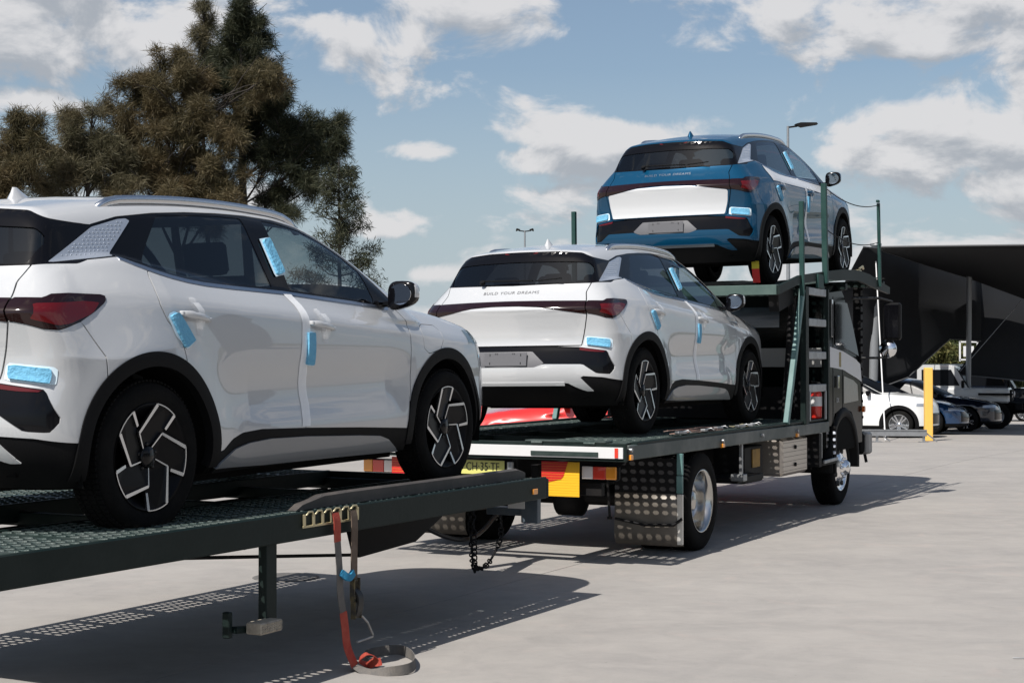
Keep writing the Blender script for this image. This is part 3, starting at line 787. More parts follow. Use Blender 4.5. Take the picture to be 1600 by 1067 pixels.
        MB().bar((2.09, sg*.80, 1.075), (2.11, sg*.91, 1.085), .05, .026, ch=.01).box((2.09, sg*.81, 1.078), (.13, .05, .03), ch=.01).build('mirror_arm', M_gblack, m)
    # --- wheels
    for (cx, sg, ph) in ((0, -1, phases[0]), (2.72, -1, phases[1]), (0, 1, phases[2]), (2.72, 1, phases[3])):
        w = wheel_mesh_copy(t, (cx, sg*.90, .345), sg, ph)
    # --- transport protection: blue foam pads and clear strips
    def foam(poly, name='foam_pad', side='r', fn=S, parent=t):
        p = clips(FULL, fn(poly), side_only if fn is S else fx(lambda P: -P[:, 0]))
        E(name, p, M_foam, side=side, skirt=.020, offf=lambda Q: .018 + 0*Q[:, 0], parent=parent)
        c = np.mean(poly, 0); big = [tuple(c + (np.array(q)-c)*1.0 + np.sign(np.array(q)-c)*np.array([.016, .007])) for q in poly]
        E('foam_backing', clips(FULL, fn(big), side_only if fn is S else fx(lambda P: -P[:, 0])), M_foamp, side=side, skirt=0, off=.003)
    for s in ('r', 'l'):
        foam([(.119, .985), (.174, 1.003), (.225, .945), (.282, .872), (.208, .837), (.165, .90)], side=s)
        foam([(1.228, .910), (1.290, .910), (1.292, .742), (1.224, .746)], side=s)
        foam([(1.145, 1.393), (1.210, 1.408), (1.239, 1.224), (1.168, 1.208)], side=s)
        foam([(.658, .775), (.815, .755), (.815, .690), (.655, .713)], side=s, fn=lambda poly: RV(poly, -.3))
        stp = clips(FULL, side_only, fx(lambda P: .036 - np.abs(P[:, 0] - MSH(P[:, 2]))), fx(lambda P: P[:, 2] - .425), fx(lambda P: 1.11 - P[:, 2]))
        E('edge_film', stp, M_film, off=.0035, skirt=0, side=s)
    if filmed:
        e1 = clips(FULL, RV([(-.1, 1.017), (.29, 1.006), (.40, .990), (.542, .967), (.640, .953), (.628, .836), (.600, .716), (-.1, .718)], -.3)); E('protective_film', e1, M_filmw, off=.002, skirt=0, parent=tailgate)
        e2 = clips(FULL, side_only, fx(lambda P: P[:, 0] - .02 - .5*(1.16-P[:, 2]).clip(0)), fx(lambda P: 2.28 - P[:, 0]), fx(lambda P: dlo_bot(P[:, 0]) - .022 - P[:, 2]), fx(lambda P: P[:, 2] - np.interp(P[:, 0], [0, .7, 1.5, 2.3], [1.055, 1.02, .985, .93])))
        for s in ('r', 'l'): E('protective_film', e2, M_filmw, off=.0045, skirt=0, side=s)
    return t

# wheel built once per part, meshes shared
WH = {}
def wheel_parts():
    def pol(r, d): return (r*math.cos(R(d)), r*math.sin(R(d)))
    tyre = MB().lathe([(-.195, .235), (-.205, .262), (-.21, .30), (-.198, .332), (-.16, .3455), (-.10, .347), (-.055, .3455), (-.018, .332), (-.006, .30), (-.010, .262), (-.022, .238)], (0, 0, 0), 'y', 64)
    for k in range(84):
        an = 2*math.pi*k/84
        for y in (-.165, -.125, -.085, -.045): tyre.box(((.3465)*math.cos(an + (.02 if int(y*1000) % 2 else 0)), y, .3465*math.sin(an + (.02 if int(y*1000) % 2 else 0))), (.009, .030, .018), Matrix.Rotation(-an, 3, 'Y'), ch=.001)
    rim = MB().lathe([(-.19, .232), (-.10, .205), (-.05, .215), (-.020, .236), (-.012, .247), (-.016, .243), (-.028, .228), (-.075, .18), (-.085, .06), (-.05, .055), (-.045, 0.0)], (0, 0, 0), 'y', 60)
    rim.lathe([(-.13, .15), (-.12, .15), (-.12, .02)], (0, 0, 0), 'y', 40)
    for k in range(5):
        A = 72*k
        pts = [pol(.045, A+131), pol(.133, A+122), pol(.238, A+80), pol(.243, A+64), pol(.241, A+48.5), pol(.16, A+46.5), pol(.07, A+60)]
        ys = [-.040, -.030, -.020, -.018, -.020, -.034, -.042]
        V = [(x, y, z) for (x, z), y in zip(pts, ys)] + [(x, y-.02, z) for (x, z), y in zip(pts, ys)]; n = 7
        rim.add(V, [tuple(range(n))] + [(i, (i+1) % n, (i+1) % n + n, i+n) for i in range(n)])
    st = MB()
    def strip(p, y, w0, w1):
        (x0, z0), (x1, z1) = p; dx, dz = x1-x0, z1-z0; l = math.hypot(dx, dz); nx, nz = -dz/l, dx/l
        V = []
        for (x, z, yy, w) in ((x0, z0, y[0], w0), (x1, z1, y[1], w1)):
            for sg2 in (-1, 1): V += [(x+nx*w*sg2, yy+.004, z+nz*w*sg2), (x+nx*w*sg2, yy-.008, z+nz*w*sg2)]
        st.add(V, [(0, 2, 6, 4), (0, 4, 5, 1), (2, 3, 7, 6), (0, 1, 3, 2), (4, 6, 7, 5)])
    for k in range(5):
        A = 72*k
        q = [pol(.045, A+131), pol(.133, A+122), pol(.240, A+79.5)]
        strip((q[0], q[1]), (-.036, -.024), .0028, .0038); strip((q[1], q[2]), (-.024, -.013), .0062, .0085)
        arc = [pol(.243, A + 80 - 32*i/8) for i in range(9)]
        for i in range(8): strip((arc[i], arc[i+1]), (-.013, -.013), .0028, .0028)
        strip((pol(.242, A+48.5), pol(.163, A+46.8)), (-.013, -.027), .0085, .0068)
    hub = MB().lathe([(-.05, .052), (-.030, .050), (-.024, .044), (-.022, 0)], (0, 0, 0), 'y', 28)
    for k in range(5): hub.lathe([(-.06, .010), (-.036, .010), (-.034, .007), (-.034, 0)], (.058*math.cos(R(72*k+20)), 0, .058*math.sin(R(72*k+20))), 'y', 8)
    WH['tyre'] = tyre; WH['rim'] = rim; WH['spoke_edge'] = st; WH['hub_cap'] = hub
wheel_parts()
WHM = {}
def wheel_mesh_copy(parent, loc, sg, ph):
    for nm, m in (('tyre', M_tyre), ('rim', M_rim), ('spoke_edge', M_silver), ('hub_cap', M_gblack)):
        if nm not in WHM:
            me = WH[nm].mesh(nm); bm = bmesh.new(); bm.from_mesh(me)
            bmesh.ops.recalc_face_normals(bm, faces=bm.faces); bm.to_mesh(me); bm.free(); me.materials.append(m); WHM[nm] = me
    w = link('wheel', WHM['rim'], parent)
    w.location = loc
    # the wheel is drawn facing +y; turn it for the right-hand side (mirrored so the pattern matches the photograph)
    w.rotation_euler = Euler((0, -R(ph), 0)); w.scale = (1, sg, 1)
    for nm in ('tyre', 'spoke_edge', 'hub_cap'): link(nm, WHM[nm], w)
    return w

MAT1 = Matrix(((0.45817, -0.88886, -0.00391, -2.4241), (0.88874, 0.45818, -0.01439, 7.7042), (0.01458, 0.00312, 0.99989, .7785), (0, 0, 0, 1)))
MAT2 = Matrix(((0.44605, -0.89495, -0.00963, .2873), (0.89501, 0.44603, 0.00478, 13.3703), (0.00002, -0.01075, 0.99994, .9663), (0, 0, 0, 1)))
MAT3 = Matrix(((0.44661, -0.89392, -0.03796, 1.8946), (0.89202, 0.44815, -0.05878, 16.7939), (0.06955, -0.00761, 0.99755, 2.3481), (0, 0, 0, 1)))
PH = (0, 26, 0, 26)
suv1 = make_suv(M_white, 'white SUV nearest the camera, standing on the low trailer with foam pads on its doors', matrix=MAT1, group='new SUVs on the car carrier', phases=(0, 26, 10, 40))
def variant(src, matrix, label, phases):
    c = copy_tree(src); c.matrix_world = matrix; c['label'] = label
    ws = [o for o in c.children if o.name.startswith('wheel') and len(o.children) == 3]
    for o, p in zip(ws, phases): o.rotation_euler = Euler((0, -R(p), 0))
    return c
suv2 = variant(suv1, MAT2, 'white SUV on the lower deck of the truck, its blank plate and tailgate towards us', (27, 24, 5, 50))
suv3 = make_suv(M_blue, 'metallic blue SUV on the top deck, white protective film across its tailgate', filmed=True, matrix=MAT3, group='new SUVs on the car carrier', phases=(30, 27, 15, 33))
# ---------------------------------------------------------------- ground: concrete slabs with recessed joints
def zg(x, y):
    d = y - 22.0
    return -.015*max(0.0, d)*min(1.0, max(0, d)/8) if d > 0 else 0.0
def concrete():
    m = bpy.data.materials.new('concrete'); m.use_nodes = True; nt = m.node_tree; N = nt.nodes; L = nt.links
    b = N['Principled BSDF']; b.inputs['Specular IOR Level'].default_value = .25
    tc = N.new('ShaderNodeTexCoord')
    def noise(scale, detail, rough, mp=None, dist=0):
        t = N.new('ShaderNodeTexNoise'); t.inputs['Scale'].default_value = scale; t.inputs['Detail'].default_value = detail; t.inputs['Roughness'].default_value = rough; t.inputs['Distortion'].default_value = dist
        if mp:
            q = N.new('ShaderNodeMapping'); q.inputs['Rotation'].default_value = (0, 0, mp[0]); q.inputs['Scale'].default_value = mp[1]; L.new(tc.outputs['Object'], q.inputs[0]); L.new(q.outputs[0], t.inputs['Vector'])
        else: L.new(tc.outputs['Object'], t.inputs['Vector'])
        return t.outputs[0]
    def ramp(v, a, b_, c, d):
        r = N.new('ShaderNodeMapRange'); r.inputs[1].default_value = a; r.inputs[2].default_value = b_; r.inputs[3].default_value = c; r.inputs[4].default_value = d; L.new(v, r.inputs[0]); return r.outputs[0]
    def mix(f, a, b_, mode='MIX'):
        x = N.new('ShaderNodeMix'); x.data_type = 'RGBA'; x.blend_type = mode
        for v, i in ((f, 0), (a, 6), (b_, 7)):
            if isinstance(v, (tuple, float, int)): x.inputs[i].default_value = v
            else: L.new(v, x.inputs[i])
        return x.outputs[2]
    c = mix(ramp(noise(.35, 6, .6), .35, .68, 0, 1), (.300, .283, .262, 1), (.245, .233, .220, 1))
    c = mix(ramp(noise(1.0, 9, .7, (R(27), (.7, 1.5, 1)), .8), .42, .70, 0, .35), c, (.20, .191, .182, 1))      # broom and wash streaks across the slabs
    c = mix(ramp(noise(1.0, 6, .7, (R(27), (2.0, 3.6, 1)), .8), .48, .75, 0, .25), c, (.35, .33, .305, 1))
    c = mix(ramp(noise(2.3, 4, .5, None, 1.5), .60, .75, 0, .35), c, (.36, .30, .27, 1))           # faint rusty blotches
    c = mix(ramp(noise(3.2, 10, .72, None, .6), .40, .66, 0, .34), c, (.36, .335, .31, 1))
    c = mix(ramp(noise(1.4, 8, .72, None, 1.0), .50, .70, 0, .28), c, (.185, .178, .172, 1))
    c = mix(ramp(noise(9, 7, .75), .58, .80, 0, .35), c, (.17, .16, .155, 1))
    c = mix(ramp(noise(.9, 3, .5, None, .8), .66, .74, 0, .22), c, (.13, .125, .12, 1))           # old drips
    c = mix(ramp(noise(38, 2, .5), .74, .77, 0, .6), c, (.10, .09, .085, 1))            # specks of grit
    c = mix(ramp(noise(160, 3, .6), .55, .8, 0, .35), c, (.14, .135, .13, 1))
    L.new(c, b.inputs['Base Color']); L.new(ramp(noise(4, 5, .6), .3, .7, .72, .95), b.inputs['Roughness'])
    bp = N.new('ShaderNodeBump'); bp.inputs['Strength'].default_value = .35; bp.inputs['Distance'].default_value = .004
    L.new(noise(130, 6, .7), bp.inputs['Height']); L.new(bp.outputs[0], b.inputs['Normal'])
    return m
M_conc = concrete()
M_soil = mat('earth', (.12, .11, .08), .95, noise=(.2, .8, (.10, .12, .06)))
def build_ground():
    V = []; F = []
    ys = [-60, -20, 0, 22, 26, 30, 40, 60, 90, 140, 220, 400, 900]; xs = [-900, -200, -60, 0, 60, 200, 900]
    for y in ys:
        for x in xs: V.append((x, y, zg(x, min(y, 90)) - .045))
    nx = len(xs)
    for j in range(len(ys)-1):
        for i in range(nx-1): F.append((j*nx+i, j*nx+i+1, (j+1)*nx+i+1, (j+1)*nx+i))
    g = MB().add(V, F).build('ground', M_soil, None, recalc=False); tag(g, kind='structure')
    th = R(63.3); ux = Vector((math.cos(th), math.sin(th), 0)); uy = Vector((math.sin(th), -math.cos(th), 0))
    o = Vector((-.85, 9.67, 0))
    for i in range(-1, 6):            # along
        for j in range(-6, 5):        # across
            x0, x1 = -17.5 + 20*i + 6.0, -17.5 + 20*(i+1) + 6.0; y0, y1 = 9*j, 9*(j+1); gp = .0035
            n1 = 20; n2 = 9; V = []; F = []
            for a in range(n1+1):
                for b in range(n2+1):
                    p = o + ux*(x0+gp+(x1-x0-2*gp)*a/n1) + uy*(y0+gp+(y1-y0-2*gp)*b/n2); V.append((p.x, p.y, zg(p.x, p.y)))
            for a in range(n1):
                for b in range(n2): k = a*(n2+1)+b; F.append((k, k+1, k+n2+2, k+n2+1))
            ring = [a*(n2+1) for a in range(n1+1)] + [n1*(n2+1)+b for b in range(1, n2+1)] + [a*(n2+1)+n2 for a in range(n1-1, -1, -1)] + [b for b in range(n2-1, 0, -1)]
            base = len(V)
            for k in ring: V.append((V[k][0], V[k][1], V[k][2]-.03))
            m = len(ring)
            for q in range(m): F.append((ring[q], ring[(q+1) % m], base+(q+1) % m, base+q))
            MB().add(V, F).build('concrete_slab', M_conc, g)
    c = MB().lathe([(-.02, .24), (.004, .24), (.006, .20), (.003, .0)], (-1.63, 11.6, 0), 'z', 28).build('access_cover', mat('cast_iron', (.09, .085, .08), .7, noise=(14, .6, (.16, .15, .14))), g)
    return g
build_ground()
# ---------------------------------------------------------------- punched deck plate with real slots
def perf_plate(x0, x1, y0, y1, zf, px=.057, py=.078, sl=.052, sw=.032, group=8, lip=.004, skip=None):
    """plate between x0..x1 and y0..y1; slots run across (y). zf(x) is the top height."""
    mb = MB(); nj = max(1, int(round((y1-y0)/py))); py = (y1-y0)/nj
    x = x0; k = 0
    while x < x1 - 1e-6:
        solid = (k % (group+1)) == group; xe = min(x+px, x1)
        for j in range(nj):
            ya, yb = y0+py*j, y0+py*(j+1); off = 0
            cx, cy = (x+xe)/2, (ya+yb)/2
            P = lambda u, v, d=0: (u, v, zf(u)+d)
            if solid or xe-x < px*.9:
                mb.add([P(x, ya), P(xe, ya), P(xe, yb), P(x, yb)], [(0, 1, 2, 3)]); continue
            hx, hy = sw/2, sl/2; c = hx*.8
            hole = [(cx-hx, cy-hy+c), (cx-hx*.4, cy-hy), (cx+hx*.4, cy-hy), (cx+hx, cy-hy+c), (cx+hx, cy+hy-c), (cx+hx*.4, cy+hy), (cx-hx*.4, cy+hy), (cx-hx, cy+hy-c)]
            outer = [(x, cy-hy+c), (x, ya), (xe, ya), (xe, cy-hy+c), (xe, cy+hy-c), (xe, yb), (x, yb), (x, cy+hy-c)]
            V = [P(*q) for q in outer]; big = [(cx+(u-cx)*1.22, cy+(v-cy)*1.12) for u, v in hole]
            V += [P(*q) for q in big] + [P(u, v, lip) for u, v in hole] + [P(u, v, -.002) for u, v in hole]
            F = []
            for r in range(3):
                for i in range(8): F.append((r*8+i, r*8+(i+1) % 8, (r+1)*8+(i+1) % 8, (r+1)*8+i))
            mb.add(V, F)
        x = xe; k += 1
    return mb
def text_mesh(txt, size, mname, parent, loc, rot, name='lettering', ext=.0008, sx=1.0, font=None):
    cu = bpy.data.curves.new('txt', 'FONT'); cu.body = txt; cu.size = size; cu.extrude = ext; cu.align_x = 'CENTER'; cu.align_y = 'CENTER'
    tmp = bpy.data.objects.new('txt', cu); scene.collection.objects.link(tmp)
    dg = bpy.context.evaluated_depsgraph_get(); me = bpy.data.meshes.new_from_object(tmp.evaluated_get(dg))
    bpy.data.objects.remove(tmp); bpy.data.curves.remove(cu)
    me.materials.clear(); me.materials.append(mname); o = link(name, me, parent); o.location = loc; o.rotation_euler = rot; o.scale = (sx, 1, 1); return o

# ---------------------------------------------------------------- trailer in the foreground
T2 = empty('car_trailer', 'low dark green two-track trailer in the foreground under the nearest white SUV', 'trailer', (-2.4241, 7.7042, 0), R(62.73))
def trailer():
    X0, X1 = -7.2, 3.45
    for s in (1, -1):
        MB().box(((X0+X1)/2, s*1.185, .755), (X1-X0, .03, .135), ch=.006).bar((X0, s*1.165, .694), (X1, s*1.165, .694), .06, .012).build('side_beam', M_green, T2)
        o = perf_plate(X0, X1-.02, min(s*.47, s*1.168), max(s*.47, s*1.168), lambda x: .806, lip=.005).build('deck_plate', M_plate, T2); 
        MB().box(((X0+X1)/2, s*.46, .765), (X1-X0, .03, .10), ch=.005).build('inner_beam', M_green, T2)
        MB().prism([(-7, .70), (3.35, .70), (3.42, .54), (3.08, .41), (2.42, .38), (2.34, .57), (1.0, .61), (-7, .645)], 'y', s*.40, s*.45).build('chassis_rail', M_blksteel, T2)
    for k in range(12):
        x = X0 + .2 + k*.945
        MB().box((x, 0, .735), (.06, 2.3, .07), ch=.005).build('cross_member', M_green, T2)
    MB().box((X1+.012, 0, .750), (.03, 2.40, .12), ch=.005).build('front_beam', M_green, T2)
    MB().tube([(-3, -.3, .60), (-.5, -.3, .585), (.92, -.3, .53), (2.64, -.3, .365), (3.3, -.3, .40)], .010).build('air_line', M_blksteel, T2)
    b = MB(); b.bar((3.3, .40, .62), (4.9, .04, .52), .09, .12).bar((3.3, -.40, .62), (4.9, -.04, .52), .09, .12); b.bar((4.8, 0, .52), (5.35, 0, .52), .10, .08)
    b.build('drawbar', M_blksteel, T2)
    MB().box((3.50, -1.06, .60), (.05, .12, .16)).box((3.56, -.90, .585), (.10, .34, .05)).build('front_bracket', mat('slate_steel', (.06, .08, .10), .45, noise=(8, .5, (.11, .12, .13))), T2)
    MB().box((3.47, -.97, .645), (.006, .12, .07), ch=.001).build('label_plate', M_wboard, T2)
    MB().box((3.27, -1.203, .742), (.062, .014, .034), ch=.004).build('side_marker', M_amber, T2)
    st = MB(); st.bar((.525, -1.15, .70), (.525, -1.15, .27), .085, .05).bar((.525, -1.15, .29), (.30, -1.12, .31), .05, .03).box((.28, -1.10, .335), (.03, .04, .12))
    st.build('step_leg', M_green, T2)
    stp = MB().box((.43, -1.20, .315), (.17, .09, .055), ch=.006)
    for i in range(9):
        for j in range(4): stp.box((.36+i*.018, -1.247, .298+j*.012), (.010, .004, .005), Matrix.Rotation(.6 if (i+j) % 2 else -.6, 3, 'Y'), ch=.001)
    stp.build('step_tread', mat('worn_step', (.34, .30, .24), .55, noise=(30, .8, (.18, .16, .13))), T2)
    # loose rail lying along the deck
    rl = MB(); pr = [(.87, .0), (.93, .028), (1.12, .062), (1.35, .066), (3.3, .064), (3.40, .040)]
    V = []; F = []
    for x, h in pr:
        for (y, z) in ((-1.07, .812), (-1.02, .812), (-1.02, .812+h*1.0), (-1.05, .815+h), (-1.07, .812+h*.9)): V.append((x, y, z))
    for i in range(len(pr)-1):
        for k in range(5): F.append((i*5+k, i*5+(k+1) % 5, (i+1)*5+(k+1) % 5, (i+1)*5+k))
    F += [(0, 1, 2, 3, 4), tuple(25+k for k in range(5))]
    rl.add(V, F); rl.build('guide_rail', mat('worn_black_rail', (.05, .045, .042), .5, noise=(5, .7, (.10, .085, .075))), T2)
    # zinc lashing bracket with slots
    br = MB()
    for i in range(7):
        x = .745 + i*.079
        br.box((x, -1.208, .782), (.018, .010, .058), ch=.002)
        if i < 6: br.tube([(x+.012, -1.212, .806), (x+.024, -1.218, .822), (x+.055, -1.218, .822), (x+.067, -1.212, .806)], .005, 6)
    br.box((.982, -1.206, .750), (.50, .008, .012), ch=.002); br.build('lashing_bracket', M_brass, T2)
    # axle group further back
    for x in (-3.4, -4.3):
        for s in (1, -1):
            w = MB().lathe([(-.24, .20), (-.25, .26), (-.24, .34), (-.20, .36), (-.05, .36), (-.01, .34), (0, .26), (-.02, .20), (-.08, .17), (-.10, .05), (-.06, 0)], (x, 0, .36), 'y', 36)
            w.v = [(a, (s*(b+1.05)), c) for a, b, c in w.v]; w.build('wheel', M_tyre, T2)
        MB().tube([(x, -.9, .36), (x, .9, .36)], .05).build('axle', M_blksteel, T2)
    MB().box((-1.0, .85, .838), (.30, .03, .05)).box((X0+.03, 0, .75), (.04, 2.4, .14)).build('rear_beam', M_green, T2)
trailer()

def loc1(x, a, z): return T2_M @ Vector((x, -a, z))
T2_M = Matrix.Translation((-2.4241, 7.7042, 0)) @ Matrix.Rotation(R(62.73), 4, 'Z')
def ribbon(pts, w, t=.004, wdir=None, twist=None):
    """strap: centre points, width direction per point"""
    mb = MB(); pts = [Vector(p) for p in pts]; n = len(pts); V = []; F = []
    for i, p in enumerate(pts):
        tg = (pts[min(i+1, n-1)] - pts[max(i-1, 0)]).normalized(); wd = Vector(wdir[i] if wdir else (1, 0, 0)); wd = (wd - tg*wd.dot(tg)).normalized(); nn = tg.cross(wd)
        for (a, b) in ((-1, -1), (1, -1), (1, 1), (-1, 1)): V.append(p + wd*w/2*a + nn*t/2*b)
    for i in range(n-1):
        for k in range(4): F.append((i*4+k, i*4+(k+1) % 4, (i+1)*4+(k+1) % 4, (i+1)*4+k))
    F += [(0, 1, 2, 3), tuple((n-1)*4+k for k in range(4))]
    return mb.add(V, F, 0, False)
def smooth_pts(P, k=6):
    P = [Vector(p) for p in P]; out = []
    for i in range(len(P)-1):
        p0, p1, p2, p3 = P[max(i-1, 0)], P[i], P[i+1], P[min(i+2, len(P)-1)]
        for j in range(k):
            t = j/k; out.append(.5*((2*p1) + (p2-p0)*t + (2*p0-5*p1+4*p2-p3)*t*t + (3*p1-p0-3*p2+p3)*t**3))
    out.append(P[-1]); return out
def straps():
    s1 = empty('lashing_strap', 'long grey strap with red sleeves hanging off the trailer and coiling on the ground', 'strap', mat=T2_M.copy())
    def seg(pts, m, name, w=.052, wd=None, k=6):
        P = smooth_pts(pts, k); W = None
        if wd: 
            W = []; 
            for i in range(len(P)):
                u = i/(len(P)-1)*(len(wd)-1); j = min(int(u), len(wd)-2); f = u-j; W.append(Vector(wd[j])*(1-f)+Vector(wd[j+1])*f)
        return ribbon(P, w, .004, W or [(1, 0, 0)]*len(P)).build(name, m, s1)
    seg([(.994, -1.222, .80), (.995, -1.232, .76), (.998, -1.232, .70), (1.0, -1.232, .655)], M_strapr, 'red_sleeve', .058)
    seg([(1.0, -1.232, .655), (1.015, -1.235, .50), (1.02, -1.235, .40), (1.04, -1.24, .30)], M_strap, 'webbing')
    seg([(1.04, -1.24, .30), (1.05, -1.245, .22), (1.065, -1.25, .12), (1.095, -1.275, .025)], M_strapr, 'red_sleeve', .062)
    seg([(1.095, -1.275, .025), (1.06, -1.38, .006), (1.06, -1.50, .022), (1.16, -1.56, .030), (1.34, -1.48, .030), (1.50, -1.35, .03), (1.56, -1.24, .03), (1.48, -1.17, .028), (1.35, -1.16, .025), (1.18, -1.30, .012)], M_strap, 'webbing', .050,
        [(1, 0, 0), (.6, 0, .6), (0, 0, 1), (.1, .2, 1), (.2, .3, 1), (.2, 0, 1), (0, 0, 1), (.2, -.3, .8), (.5, 0, .5)], 8)
    seg([(1.18, -1.30, .012), (1.16, -1.36, .06), (1.12, -1.33, .085), (1.13, -1.28, .05), (1.19, -1.29, .018), (1.24, -1.34, .03)], M_strapr, 'red_sleeve', .040, [(0, .3, 1), (.4, 1, 0), (1, .4, 0), (.3, 0, 1)])
    s2 = empty('ratchet_strap', 'shorter brown-grey strap with a steel ratchet and handle hanging beside the red sleeved one', 'strap', mat=T2_M.copy())
    ribbon(smooth_pts([(1.155, -1.222, .80), (1.155, -1.232, .74), (1.152, -1.232, .60), (1.148, -1.234, .45)]), .056, .005, None).build('webbing', mat('brown_webbing', (.10, .07, .05), .85, bump=(150, .3), noise=(16, .6, (.17, .13, .10))), s2)
    r = MB(); r.box((1.132, -1.235, .40), (.006, .03, .11)).box((1.182, -1.235, .40), (.006, .03, .11)).box((1.135, -1.238, .31), (.006, .03, .12)).box((1.190, -1.238, .31), (.006, .03, .12))
    r.tube([(1.125, -1.235, .445), (1.19, -1.235, .445)], .008, 8).tube([(1.125, -1.24, .345), (1.195, -1.24, .345)], .014, 10).tube([(1.13, -1.24, .26), (1.20, -1.24, .262)], .008, 8)
    r.build('ratchet_frame', mat('blackened_steel', (.05, .048, .045), .4, .7, noise=(20, .6, (.25, .20, .09))), s2)
    MB().tube([(1.20, -1.245, .262), (1.25, -1.25, .22), (1.30, -1.25, .150), (1.298, -1.25, .140), (1.155, -1.25, .135)], .007, 8).build('ratchet_handle', M_steel, s2)
    ribbon(smooth_pts([(1.16, -1.236, .40), (1.162, -1.262, .36), (1.158, -1.262, .30), (1.16, -1.24, .26)]), .046, .012, None).build('spool_webbing', M_ink, s2)
    b = MB(); b.v = []; ribbon_ = ribbon(smooth_pts([(1.015, -1.245, .50), (1.05, -1.255, .475), (1.085, -1.25, .47), (1.12, -1.248, .49)]), .035, .018, [(0, 0, 1)]*19)
    o = ribbon_.build('rag', mat('blue_cloth', (.02, .20, .36), .85, bump=(60, .8))); o.matrix_world = T2_M.copy(); tag(o, 'scrap of blue cloth tied between the two hanging straps', 'rag')
straps()

